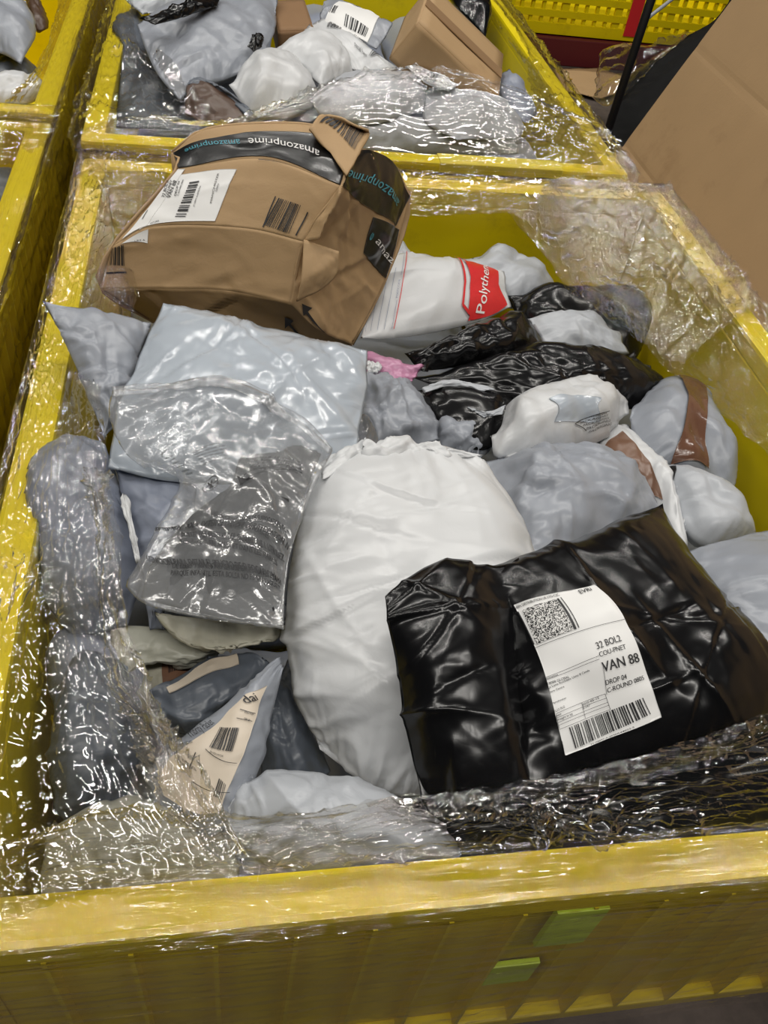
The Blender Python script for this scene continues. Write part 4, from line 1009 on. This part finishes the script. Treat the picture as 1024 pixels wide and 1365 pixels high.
# lower layer glimpsed between the upper mailers
def tile(x0, x1, y0, y1, z, mat, seed, label, grp, thick=.05):
    c = topx(np.array([(x0, y1, z + ZR), (x1, y1, z + ZR), (x1, y0, z + ZR), (x0, y0, z + ZR)]))
    bag('mailer', label, 'mailer', [tuple(q) for q in c], (1, 2, 3), (z,) * 4, thick, mat, seed=seed, slack=.04, crs=8, res=.5, group=grp, under=1.6, prof=.5)
LOW = ('wedged below the barcoded grey mailer', 'below the clear printed bag', 'below the crushed box', 'below the black labelled mailer', 'below the big rounded white bag',
       'below the red printed mailer', 'below the smooth light blue-grey one', 'below the brown-taped bag', 'below the shiny black bag')
for i, (x0, x1) in enumerate(((-.44, -.15), (-.14, .15), (.16, .44))):
    for j, (y0, y1) in enumerate(((.06, .40), (.41, .77), (.78, 1.14))):
        k = i * 3 + j
        tile(x0, x1, y0, y1, -.235, ('mailer_grey', 'mailer_bluegrey')[k % 2], 120 + k, ('grey', 'blue-grey')[k % 2] + ' mailer at the bottom of the heap, ' + LOW[k], 'bottom layer of the heap')

# ================================================================== CONTENTS OF THE OTHER BINS
G2 = 'bags in the bin behind'
K = dict(group=G2, res=1.3, fac=.007, fsize=.05)
S = bag('grey_mailer', 'big smooth grey mailer in the bin behind, its corner tied in a black knot', 'mailer',
    [(182, 32), (232, 2), (300, -12), (372, -14), (365, 45), (335, 92), (262, 118), (240, 135), (208, 95)], (3, 5, 7), (.05, .06, .02, .01), .035, 'mailer_grey', seed=201, slack=.03, crs=14, camp=.007, under=1.5, parts=True, **K)
finish(S)
bag('', '', '', [(330, 60), (340, 48), (352, 50), (350, 62), (338, 68)], (2, 3, 4), (.065, .065, .06, .06), .012, 'mailer_black', seed=204, slack=.08, fac=.004, fsize=.01, part_name='tied_knot', parent=S.root)
bag('black_mailer', 'black bag edge behind the big smooth grey mailer', 'mailer', [(186, 24), (250, 4), (300, -14), (290, 8), (205, 34)], (2, 3, 4), (.10, .09, .085, .095), .010, 'mailer_black', seed=202, **K)
bag('light_mailer', 'pale bag at the far side of the bin behind', 'mailer', [(165, 0), (200, -20), (280, -30), (250, 8), (190, 18)], (2, 3, 4), (.03, .03, .02, .02), .02, 'mailer_light', seed=203, **K)
S = bag('brown_mailer', 'brown paper mailer with a dark grey binding in the bin behind', 'mailer', [(248, 128), (262, 108), (300, 122), (336, 156), (322, 170), (280, 166), (245, 150)], (2, 4, 6), (.015, .015, .0, .0), .012, 'brown_dark', seed=205, parts=True, **K)
finish(S)
bag('', '', '', [(250, 112), (258, 104), (300, 116), (340, 152), (334, 160), (296, 126), (262, 114)], (2, 4, 6), (.025, .025, .012, .02), .006, 'mailer_dark', seed=206, part_name='binding', parent=S.root, res=1.3)
bag('white_bag', 'milky white round bag behind the crushed box', 'bag', [(306, 112), (322, 88), (350, 74), (400, 86), (424, 122), (415, 145), (375, 155), (330, 150)], (3, 5, 7), (.03, .03, .0, .0), .05, 'mailer_white', seed=207, slack=.05, prof=.7, **K)
bag('white_bag', 'milky white bag with faint lettering behind the round one', 'bag', [(365, 70), (395, 52), (440, 56), (470, 80), (470, 100), (430, 115), (405, 92)], (2, 4, 5), (.03, .03, .015, .02), .035, 'mailer_white', seed=208, slack=.06, prof=.7, **K)
def carton(name, label, top, front_dir, h, mat, grp, tape=True, bulge=.0):
    """a carton from three top corners (pixels + height), the fourth completed, and its depth straight down its own normal"""
    A, B, C = [at(*p) for p in top]
    D = A + C - B
    n = np.cross(B - A, C - B); n /= np.linalg.norm(n)
    if n @ (CAM - B) < 0: n = -n
    base = (A + B + C + D) / 4 - n * h
    t = thing(name, label, 'box', base, grp)
    def face(q, nm='panel'):
        q = [np.array(x) for x in q]; k = 10
        s, tt = np.meshgrid(np.linspace(0, 1, k), np.linspace(0, 1, k)); s = s[..., None]; tt = tt[..., None]
        P = q[0] * (1 - s) * (1 - tt) + q[1] * s * (1 - tt) + q[2] * s * tt + q[3] * (1 - s) * tt
        w = (4 * s * (1 - s) * 4 * tt * (1 - tt)); N = normals(P)
        P = P + N * (w * .004 * pn(s[..., 0] * 3, tt[..., 0] * 3, int(abs(q[0][0]) * 100))[..., None])
        uv = np.stack([s.ravel() * np.linalg.norm(q[1] - q[0]), tt.ravel() * np.linalg.norm(q[3] - q[0])], 1)
        o = link(nm, mesh(nm, P.reshape(-1, 3) - base, grid_faces(k, k), uv), None, t, mat)
        md = o.modifiers.new('thick', 'SOLIDIFY'); md.thickness = .004; md.offset = 0
        return P
    a, b_, c, d_ = [x - n * h for x in (A, B, C, D)]
    add_solid(np.array([A, B, C, D, a, b_, c, d_]) + (np.array([A, B, C, D, a, b_, c, d_]) - (base + n * h / 2)) * .02)
    face((A, B, C, D), 'top_panel'); face((A, B, b_, a)); face((B, C, c, b_)); face((C, D, d_, c)); face((D, A, a, d_)); face((a, b_, c, d_), 'bottom_panel')
    if tape:
        m0, m1 = (A + B) / 2, (C + D) / 2; w = (A - B) / np.linalg.norm(A - B) * .022
        V = [m0 + w, m0 - w, m1 - w, m1 + w]; V = [v + n * .0045 for v in V]
        V2 = [v - n * .002 for v in V]
        me = mesh('tape', np.array(V + V2) - base, [(0, 1, 2, 3), (7, 6, 5, 4), (0, 4, 5, 1), (1, 5, 6, 2), (2, 6, 7, 3), (3, 7, 4, 0)], smooth=False); link('tape', me, None, t, 'clear_tape')
    return t
plastic('clear_tape', (0.37, 0.235, 0.13), 0.2, 0.1, 60, var=.05, coat=.4)
carton('cardboard_box', 'plain brown carton tipped over in the bin behind', [(575, -20, .14), (558, 31, .135), (664, 131, .02)], None, .085, 'cardboard', None)
carton('cardboard_box', 'small brown carton corner behind the white bags', [(362, 2, .03), (372, 42, .03), (418, 40, .035)], None, .06, 'cardboard_dark', None, tape=False)
S = bag('grey_mailer', 'small grey mailer with a white barcode label leaning on the brown carton', 'mailer', [(428, 12), (440, -2), (470, 6), (524, 32), (502, 68), (460, 48), (426, 30)], (3, 4, 6), (.05, .055, .03, .03), .012, 'mailer_grey', seed=211, parts=True, slack=.02, **K)
d = Decal(S, [(452, 2), (508, 22), (490, 60), (432, 30)]); d.flatten(); finish(S); lab = d.paper('barcode_label', S.root, 'label_paper', lift=.002)
p = Print(d); p.barcode([(460, 24), (492, 41), (487, 53), (456, 36)], 11, 3); p.build('label_print', lab, S.root, 'ink_black', .003); p = Print(d); p.barcode([(444, 10), (453, 14), (448, 24), (440, 20)], 5, 4); p.build('label_print', lab, S.root, 'ink_black', .003)
S = bag('paper_mailer', 'white paper mailer with barcode below the labelled grey one', 'mailer', [(402, 50), (424, 26), (470, 46), (532, 90), (505, 98), (470, 92), (440, 70)], (3, 4, 5), (.035, .035, .02, .02), .012, 'mailer_white', seed=212, parts=True, slack=.02, **K)
d = Decal(S, [(424, 30), (520, 84), (490, 94), (410, 50)], smooth=2); finish(S)
p = Print(d); p.barcode([(440, 46), (455, 52), (446, 60), (434, 54)], 7, 3); p.text('D15 MAN', (470, 68), (492, 78), (1, -4)); p.text('parcel here', (468, 76), (490, 88), (1, -3)); p.barcode([(500, 80), (514, 86), (506, 92), (496, 88)], 5, 6); p.build('label_print', S.obj, S.root, 'ink_black', .003)
bag('grey_mailer', 'wide pale grey mailer under the film of the bin behind', 'mailer', [(412, 132), (440, 108), (480, 95), (540, 96), (568, 112), (572, 145), (500, 165), (430, 160)], (4, 5, 7), (.045, .04, .015, .01), .03, 'mailer_light', seed=213, slack=.03, **K)
bag('light_mailer', 'pale mailer in front of the brown carton', 'mailer', [(568, 122), (600, 116), (664, 136), (700, 165), (690, 185), (610, 186), (565, 160)], (2, 4, 5), (.03, .02, .0, .005), .03, 'mailer_light', seed=214, slack=.03, **K)
S = bag('grey_mailer', 'labelled mailer lying flat before the tipped brown carton', 'mailer', [(540, 88), (552, 78), (612, 112), (600, 122), (570, 112)], (1, 2, 3), (.055, .055, .04, .045), .008, 'mailer_white', seed=215, parts=True, **K)
d = Decal(S, [(552, 82), (605, 113), (590, 116), (545, 90)], smooth=1); finish(S); p = Print(d); p.barcode([(575, 98), (587, 105), (581, 112), (570, 105)], 6, 3); p.build('label_print', S.obj, S.root, 'ink_black', .003)
bag('grey_mailer', 'narrow blue-grey mailer between the carton and the bin side', 'mailer', [(664, 96), (680, 92), (700, 120), (716, 152), (700, 165), (672, 140)], (1, 3, 4), (.01, .01, -.01, -.01), .02, 'mailer_bluegrey', seed=216, **K)
bag('black_mailer', 'black mailer behind the brown carton', 'mailer', [(585, -20), (640, -30), (655, 20), (648, 50), (610, 10)], (1, 3, 4), (.03, .03, .0, .02), .03, 'mailer_black', seed=217, **K)
bag('grey_mailer', 'grey mailer along the front of the bin behind, under taut film', 'mailer', [(420, 160), (500, 152), (580, 160), (690, 185), (690, 205), (560, 205), (420, 198)], (3, 4, 6), (.0, .0, -.03, -.03), .03, 'mailer_light', seed=218, **K)
bag('dark_grey_mailer', 'dark bag under film at the near left corner of the bin behind', 'mailer', [(150, 100), (190, 85), (250, 140), (330, 165), (300, 178), (150, 170)], (2, 4, 5), (-.02, -.02, -.05, -.05), .03, 'mailer_dark', seed=219, slack=.06, **K)
bag('dark_grey_mailer', 'dark grey bag along the far left side of the bin behind', 'mailer', [(150, 20), (185, 5), (215, 100), (180, 120), (140, 110)], (1, 2, 4), (-.01, -.01, -.03, -.03), .03, 'mailer_dark', seed=220, **K)
LOW2 = ('beside the brown paper mailer', 'below the big smooth grey mailer', 'past the black bag edge', 'below the wide pale grey mailer', 'below the white paper mailer', 'past the small brown carton corner', 'below the pale mailer in front of the carton', 'below the tipped brown carton', 'past the black mailer')
for i, (x0, x1) in enumerate(((-.45, -.15), (-.14, .14), (.15, .40))):
    for j, (y0, y1) in enumerate(((1.32, 1.68), (1.69, 2.05), (2.06, 2.40))):
        tile(x0, x1, y0, y1, -.13, ('mailer_grey', 'mailer_bluegrey')[(i + j) % 2], 150 + i * 3 + j, 'mailer low in the bin behind, ' + LOW2[i * 3 + j], 'lower layer of the bin behind', .07)
G3 = 'bags in the neighbouring bins'
K = dict(group=G3, res=1.3, fac=.007, fsize=.05)
bag('grey_mailer', 'crumpled blue-grey mailer in the far corner bin', 'mailer', [(-40, -10), (0, -10), (34, -2), (48, 40), (28, 84), (0, 70), (-40, 60)], (2, 4, 6), (.02, .02, .0, .0), .035, 'mailer_grey', seed=231, slack=.05, **K)
bag('brown_mailer', 'brown paper mailer end in the far corner bin', 'mailer', [(32, -8), (46, -8), (62, 28), (56, 45), (46, 38)], (1, 2, 3), (.0, .0, -.02, -.02), .02, 'brown_dark', seed=232, **K)
bag('paper_mailer', 'white striped paper mailer near the rim of the far corner bin', 'mailer', [(-30, 112), (10, 100), (48, 94), (64, 124), (40, 138), (-30, 150)], (2, 3, 5), (.0, .0, -.03, -.03), .02, 'mailer_white', seed=233, slack=.03, **K)
bag('dark_grey_mailer', 'dark bag between the crumpled and the striped mailers of the far corner bin', 'mailer', [(-30, 60), (20, 70), (50, 92), (50, 135), (-30, 145)], (2, 3, 4), (-.05, -.05, -.07, -.07), .03, 'mailer_dark', seed=234, **K)
bag('dark_grey_mailer', 'dark mailer inside the streaked neighbour bin', 'mailer', [(-80, 235), (15, 225), (28, 250), (10, 295), (-80, 300)], (2, 3, 4), (-.06, -.05, -.08, -.08), .03, 'mailer_dark', seed=235, **K)
bag('paper_mailer', 'pale mailer inside the streaked neighbour bin', 'mailer', [(-80, 280), (8, 272), (18, 300), (0, 360), (-80, 370)], (2, 3, 4), (-.03, -.02, -.05, -.05), .03, 'mailer_light', seed=236, **K)

# ================================================================== BEHIND: CRATES, POST, PLASTIC
def slat_crate():
    Y = 3.46
    p0, p1 = aty(676, 30, Y), aty(925, 62, Y)
    x0, x1, z0 = p0[0], p1[0] + .35, p0[2] - .015; z1 = z0 + .45
    loc = ((x0 + x1) / 2, Y + .3, z0)
    t = thing('plastic_crate', 'yellow slatted plastic crate on a red base in the dark background', 'crate', loc)
    nb = 26
    for yy in (Y, Y + .6):
        for k in range(nb + 1):
            x = x0 + (x1 - x0) * k / nb
            w = .012 if k % 5 else .03
            solid_box('upright', x - w / 2, x + w / 2, yy - .008, yy + .008, z0, z1, 'yellow_plastic', t, 0, loc)
        for k in range(9):
            z = z0 + .012 + (z1 - z0 - .024) * k / 8
            solid_box('slat', x0, x1, yy - .012, yy + .004, z - (.012 if k % 8 else .02), z + (.012 if k % 8 else .02), 'yellow_plastic', t, 0, loc)
    solid_box('side_panel', x0 - .01, x0 + .01, Y, Y + .6, z0, z1, 'yellow_plastic', t, 0, loc); solid_box('side_panel', x1 - .01, x1 + .01, Y, Y + .6, z0, z1, 'yellow_plastic', t, 0, loc)
    solid_box('crate_floor', x0, x1, Y, Y + .6, z0, z0 + .02, 'yellow_plastic', t, 0, loc)
    a, b_ = aty(828, 50, Y), aty(846, 0, Y)
    solid_box('red_label', a[0], a[0] + .05, Y - .016, Y - .012, z0 + .01, z1 - .02, 'ink_red', t, 0, loc)
    d = tag(solid_box('pallet_dolly', x0 - .03, x1 + .02, Y - .04, Y + .6, 0.0, z0 - .014, 'dark_red', None, .004, ((x0 + x1) / 2, Y + .3, 0)), 'dark red base under the yellow slatted crate', 'dolly')
slat_crate()
def bar(name, label, cat, A, B, r, mat):
    A, B = np.array(A), np.array(B); d = B - A; L = np.linalg.norm(d); d /= L
    u = np.cross(d, [0, 0, 1.0]); u /= np.linalg.norm(u); v = np.cross(d, u); k = 12
    V = []; F = []
    for q, rr in ((0, r * .8), (.01, r), (.99, r), (1, r * .8)):
        for i in range(k):
            a = 2 * math.pi * i / k; V.append(A + d * L * q + (u * math.cos(a) + v * math.sin(a)) * rr)
    for j in range(3):
        for i in range(k): F.append((j * k + i, j * k + (i + 1) % k, (j + 1) * k + (i + 1) % k, (j + 1) * k + i))
    F.append(tuple(range(k))[::-1]); F.append(tuple(range(3 * k, 4 * k)))
    loc = A if A[2] < B[2] else B
    o = link(name, mesh(name, np.array(V) - loc, F, np.array(V)[:, :2]), loc, None, mat); return tag(o, label, cat)
q = aty(803, 190, 2.25)
bar('cage_post', 'slim black metal post standing before the slatted crate', 'post', (q[0], 2.25, 0.0), aty(872, -12, 2.25), .012, 'black_metal')
bar('metal_bar', 'thin grey metal bar joined to the black post before the slatted crate', 'bar', aty(860, 27, 2.25), aty(905, -2, 2.42) + np.array([.02, .02, .02]), .005, 'steel_grey')
SACK = bag('black_sack', 'large black sack in the dark gap beside the leaning cardboard', 'sack', [(822, 120), (880, 70), (960, 20), (985, -40), (1010, 60), (930, 160), (850, 210), (800, 200)], (3, 5, 7), (-.30, -.05, -.30, -.40), .05, 'black_rubber', seed=251, fac=.006, under=1.0)
S = bag('plastic_wrap_scrap', 'crumpled scrap of clear plastic on the black sack', 'wrap', [(800, 80), (816, 62), (870, 64), (912, 40), (925, 42), (890, 75), (850, 105), (812, 140), (790, 130)], (4, 6, 8), (-.28, -.16, -.26, -.32), .03, 'stretch_film', seed=252, slack=.15, fac=.012, fsize=.03, crs=20, over=(SACK,))
S = bag('cardboard_scrap', 'flattened brown cardboard scrap on the floor behind the bins', 'cardboard', [(738, 92), (800, 90), (850, 112), (800, 132), (750, 120)], (1, 3, 4), (-.488,) * 4, .004, 'cardboard', seed=253, fac=.002, under=1.0)
settle()

# ================================================================== STRETCH FILM
def film_root(label, loc, group='stretch wrap on the bins'):
    return thing('stretch_wrap', label, 'film', loc, group)
def clear_of(P):
    """film lies on what it covers: it never runs through a bag, a box or a rim"""
    x, y = P[..., 0], P[..., 1]
    for _ in range(2):
        for S in BAGS:
            t_, b_ = S.top.at(x, y), S.bot.at(x, y); z = P[..., 2]
            ins = (t_ > -8) & (z < t_ + .001) & (z > b_ - .001)
            if not ins.any(): continue
            down = ins & ((z - b_ < t_ - z) if 'pointed corner' in S.name else (t_ - z > .06))
            P[..., 2] = np.where(down, b_ - .0015, np.where(ins, t_ + .0015, z))
    P = out_of_solids(P, .002); x, y, z = P[..., 0], P[..., 1], P[..., 2]
    for x0, x1, y0, y1 in BINR:
        w = .0385; g = .0015
        o_ = np.minimum(np.minimum(x - x0, x1 - x), np.minimum(y - y0, y1 - y))            # distance inside the outer edge
        hit = (o_ > -g) & (o_ < w + g) & (z < ZR + g)
        up = ZR + g - z; out = o_ + g; inn = w + g - o_
        best = np.argmin(np.stack([up, out, inn]), 0)
        P[..., 2] = np.where(hit & (best == 0), ZR + g, z)
        d = np.where(best == 1, -out, inn); side = np.argmin(np.stack([x - x0, x1 - x, y - y0, y1 - y]), 0); mv = hit & (best > 0)
        P[..., 0] = x + np.where(mv & (side == 0), d, 0) - np.where(mv & (side == 1), d, 0)
        P[..., 1] = y + np.where(mv & (side == 2), d, 0) - np.where(mv & (side == 3), d, 0)
        x, y, z = P[..., 0], P[..., 1], P[..., 2]
    return P
def film(root, rows, nu, nv, seed, amp=.004, streak=1.0, crump=1.0, mat='stretch_film', fs=(7.0, 85.0), fc=26.0, rag=(0, 0), name='film_panel', sharp=1.0, gather=0.0):
    """rows of control points (each row runs along the stretch direction), smoothed to a dense sheet with wrinkles"""
    k = max(len(r) for r in rows)
    C = np.stack([resample(np.array(r, float), k * 3) for r in rows])
    P = upsample(C, nv, nu)
    du = np.linalg.norm(np.diff(P, axis=1), axis=2).mean(); dv = np.linalg.norm(np.diff(P, axis=0), axis=2).mean()
    X, Y = np.meshgrid(np.arange(nu) * du, np.arange(nv) * dv)
    if rag[1]:                                           # ragged free edge
        t = np.linspace(0, 1, nv)[:, None]
        w = rag[1] * (pn(X[0] * 9, X[0] * 0, seed + 4) + .6 * pn(X[0] * 30, X[0] * 0, seed + 6))[None]
        d = P[-1:] - P[-2:-1]; d = d / np.linalg.norm(d, axis=2, keepdims=True)
        P = P + d * (w * sstep(.55, 1, t))[..., None]
    N = normals(P); up = np.sign((N * (CAM - P)).sum(2).mean()); N = N * up
    wx = X + .02 * pn(X * 6, Y * 6, seed + 1); wy = Y + .012 * pn(X * 7, Y * 7, seed + 2)
    st = ridge(wx * fs[0], wy * fs[1], seed + 3) + .6 * ridge(wx * fs[0] * 1.7 + 3, wy * fs[1] * 1.9, seed + 5) - .8
    wx = X + .03 * pn(X * 11, Y * 11, seed + 7); wy = Y + .03 * pn(X * 11, Y * 11, seed + 8)
    cr = facet(wx * fc, wy * fc * 1.6, seed + 9) * .8 + 1.1 * ridge(wx * fc * .9, wy * fc * 1.3, seed + 10) ** 4 + .42 * facet(wx * fc * 2.4, wy * fc * 2.6, seed + 12) + .35 * ridge(wx * fc * 2.1, wy * fc * 2.6, seed + 14) ** 4
    env = .25 + 1.1 * np.clip(pn(X * 5, Y * 7, seed + 13) + .45, 0, 1)
    P = P + N * (amp * (streak * st * (.4 + .6 * env) + crump * cr * env))[..., None]
    P = clear_of(P)
    loc = np.array(root.location)
    me = mesh(name, P.reshape(-1, 3) - loc, grid_faces(nv, nu), np.stack([X.ravel(), Y.ravel()], 1))
    return link(name, me, None, root, mat)
Wz = lambda pts: [(x, y, z + ZR) for x, y, z in pts]
Px = lambda pts: [tuple(at(*q)) for q in pts]
def mixrow(a, b_, t, lift=0.0):
    a, b_ = np.array(a), np.array(b_); n = max(len(a), len(b_)) * 2
    a, b_ = resample(a, n), resample(b_, n); r = a * (1 - t) + b_ * t; r[:, 2] += lift
    return [tuple(q) for q in r]
# --- heaped bin
R1 = film_root('clear stretch wrap around the heaped bin, wrinkled over its corners and front', (0, .6, ZR - .36))
xs = np.linspace(-.52, .52, 7)
film(R1, [Wz([(x, -.012, -.34) for x in xs]), Wz([(x, -.010, -.15) for x in xs]), Wz([(x, -.012, -.03) for x in xs]), Wz([(x, -.006, .004) for x in xs]), Wz([(x, .012, .009) for x in xs]), Wz([(x, .04, .010) for x in xs])],
     260, 150, 301, amp=.0016, streak=1.2, crump=.25, mat='stretch_film_taut', fs=(2.2, 140), fc=18)
rim_f = Wz([(x, .036, .008) for x in np.linspace(-.50, .52, 8)])
in_f = Px([(20, 1130, .02), (150, 1085, .03), (320, 1095, .05), (450, 1070, .055), (560, 1060, .07), (740, 1036, .09), (900, 990, .10), (1024, 950, .10), (1180, 910, .10)])
film(R1, [rim_f, mixrow(rim_f, in_f, .35, .012), mixrow(rim_f, in_f, .7, .012), in_f], 480, 150, 305, amp=.0050, streak=.8, crump=1.3, fs=(7, 70), fc=32, rag=(0, .008))
rim_l = Wz([(-.503, y, .008) for y in (1.21, .98, .80, .66, .5, .36, .24, .15, .08, -.01)])
in_l = Px([(225, 235, .025), (208, 330, .015), (175, 420, .0), (142, 520, .012), (142, 600, .045), (158, 720, .05), (170, 850, .035), (205, 930, .03), (262, 1040, .045), (330, 1140, .05)])
film(R1, [rim_l, mixrow(rim_l, in_l, .28, .014), mixrow(rim_l, in_l, .65, .02), in_l], 520, 150, 309, amp=.0042, streak=1.0, crump=1.1, fs=(8, 75), fc=32, rag=(0, .006))
# gathered strand along the free edge of the left sheet
st0 = Px([(140, 640, .055), (160, 740, .06), (172, 850, .045), (205, 930, .04), (262, 1035, .055), (335, 1140, .06)]); st1 = Px([(118, 640, .055), (128, 740, .058), (135, 850, .04), (165, 940, .035), (215, 1050, .05), (290, 1150, .055)])
film(R1, [st1, mixrow(st1, st0, .5, .010), st0], 260, 46, 313, amp=.008, streak=1.3, crump=.8, fs=(7, 120), fc=34)
film(R1, [Wz([(-.512, y, -.34) for y in (1.22, .8, .4, -.01)]), Wz([(-.512, y, -.1) for y in (1.22, .8, .4, -.01)]), Wz([(-.510, y, -.005) for y in (1.22, .8, .4, -.01)]), Wz([(-.500, y, .009) for y in (1.22, .8, .4, -.01)])],
     240, 60, 315, amp=.002, streak=1.2, crump=.3, mat='stretch_film_taut', fs=(3, 110))
rim_b = Wz([(x, 1.203, .008) for x in np.linspace(-.51, .51, 7)])
in_b = Px([(160, 300, -.0), (260, 292, -.0), (380, 290, -.01), (560, 287, -.018), (700, 284, -.02), (780, 300, -.03), (850, 330, -.03)])
film(R1, [Wz([(x, 1.212, -.20) for x in np.linspace(-.51, .51, 7)]), Wz([(x, 1.210, -.02) for x in np.linspace(-.51, .51, 7)]), rim_b, mixrow(rim_b, in_b, .5, .006), in_b], 380, 120, 319, amp=.0036, streak=1.3, crump=.6, mat='stretch_film_taut', fs=(3, 110), fc=20)
rim_r = Wz([(.503, y, .010) for y in (1.20, 1.0, .8, .6, .4, .2)])
in_r = Px([(672, 276, .0), (715, 330, -.04), (765, 392, -.055), (862, 468, -.065), (950, 545, -.05), (1060, 640, -.03), (1200, 800, -.0)])
film(R1, [Wz([(.512, y, -.33) for y in (1.21, .8, .4, .2)]), Wz([(.511, y, -.02) for y in (1.21, .8, .4, .2)]), rim_r, mixrow(rim_r, in_r, .35, .020), mixrow(rim_r, in_r, .7, .014), in_r], 460, 280, 323, amp=.0065, mat='stretch_film_thin', streak=.6, crump=1.2, fs=(8, 60), fc=36, rag=(0, .008))
rc = Wz([(.30, 1.195, .010), (.44, 1.19, .014), (.49, 1.10, .014), (.497, .95, .012), (.497, .80, .010)]); ic = Px([(700, 290, -.005), (735, 335, -.02), (775, 385, -.035), (845, 440, -.04), (905, 490, -.03)])
film(R1, [rc, mixrow(rc, ic, .35, .018), mixrow(rc, ic, .7, .016), ic], 330, 190, 327, amp=.0070, streak=.5, crump=1.3, fs=(9, 55), fc=38, rag=(0, .015))
# --- bin behind
R2 = film_root('clear stretch wrap round the bin behind, taut across its front rim', (-.02, 1.86, ZR - .36))
xs = np.linspace(-.525, .475, 6)
rim = Wz([(x, 1.258, .006) for x in xs]); inn = Px([(215, 160, .02), (330, 170, .02), (420, 118, .07), (560, 92, .09), (690, 118, .07), (790, 165, .03)])
film(R2, [Wz([(x, 1.250, -.20) for x in xs]), Wz([(x, 1.250, -.03) for x in xs]), rim], 220, 60, 331, amp=.0022, streak=1.4, crump=.2, mat='stretch_film_taut', fs=(2.5, 120))
film(R2, [rim, mixrow(rim, inn, .4, .015), mixrow(rim, inn, .75, .012), inn], 220, 70, 333, amp=.005, streak=.9, crump=1.1, fs=(7, 60), fc=18, rag=(0, .01))
ys = (1.25, 1.6, 2.0, 2.47)
rim = Wz([(-.516, y, .008) for y in ys]); inn = Px([(290, 158, .0), (235, 110, .01), (185, 60, .02), (178, 0, .03), (180, -40, .03)])
film(R2, [Wz([(-.524, y, -.30) for y in ys]), Wz([(-.524, y, -.02) for y in ys]), rim, mixrow(rim, inn, .5, .012), inn], 160, 110, 335, amp=.005, streak=1.0, crump=1.1, fs=(5, 60), fc=16, rag=(0, .01))
rim = Wz([(.464, y, .008) for y in ys]); inn = Px([(690, 190, .02), (712, 130, .0), (690, 60, -.02), (648, 0, -.02), (620, -40, -.02)])
film(R2, [Wz([(.472, y, -.30) for y in ys]), Wz([(.472, y, -.02) for y in ys]), rim, mixrow(rim, inn, .5, .02), inn], 160, 110, 337, amp=.005, streak=.8, crump=1.2, fs=(5, 60), fc=16, rag=(0, .01))
# --- far corner bin and the bin beside
R3 = film_root('clear stretch wrap hanging over the side of the far corner bin', (-.6, 1.95, ZR - .36))
ys = (1.352, 1.7, 2.1, 2.57)
rim = Wz([(-.562, y, .008) for y in ys]); inn = Px([(5, 140, .01), (35, 110, .015), (62, 60, .02), (78, 0, .02), (85, -40, .02)])
film(R3, [Wz([(-.553, y, -.32) for y in ys]), Wz([(-.553, y, -.02) for y in ys]), rim, mixrow(rim, inn, .5, .012), inn], 160, 100, 341, amp=.004, streak=1.4, crump=.6, mat='stretch_film_taut', fs=(3, 70), fc=16, rag=(0, .01))
R4 = film_root('clear stretch wrap in long streaks down the side of the neighbour bin', (-.6, .7, ZR - .36))
ys = (.10, .4, .8, 1.335)
film(R4, [Wz([(-.549, y, -.34) for y in ys]), Wz([(-.549, y, -.02) for y in ys]), Wz([(-.560, y, .008) for y in ys]), Wz([(-.61, y, .012) for y in ys]), Wz([(-.70, y, .0) for y in ys])], 240, 140, 343, amp=.0034, streak=1.6, crump=.25, mat='stretch_film_taut', fs=(2.5, 85), fc=16)
xs = (-1.55, -1.2, -.9, -.55)
film(R4, [Wz([(x, 1.338, -.3) for x in xs]), Wz([(x, 1.336, .0) for x in xs]), Wz([(x, 1.32, .008) for x in xs]), Wz([(x, 1.27, .010) for x in xs]), Wz([(x, 1.20, -.02) for x in xs])], 140, 60, 345, amp=.003, streak=1.2, crump=.7, fs=(3, 70), fc=18)
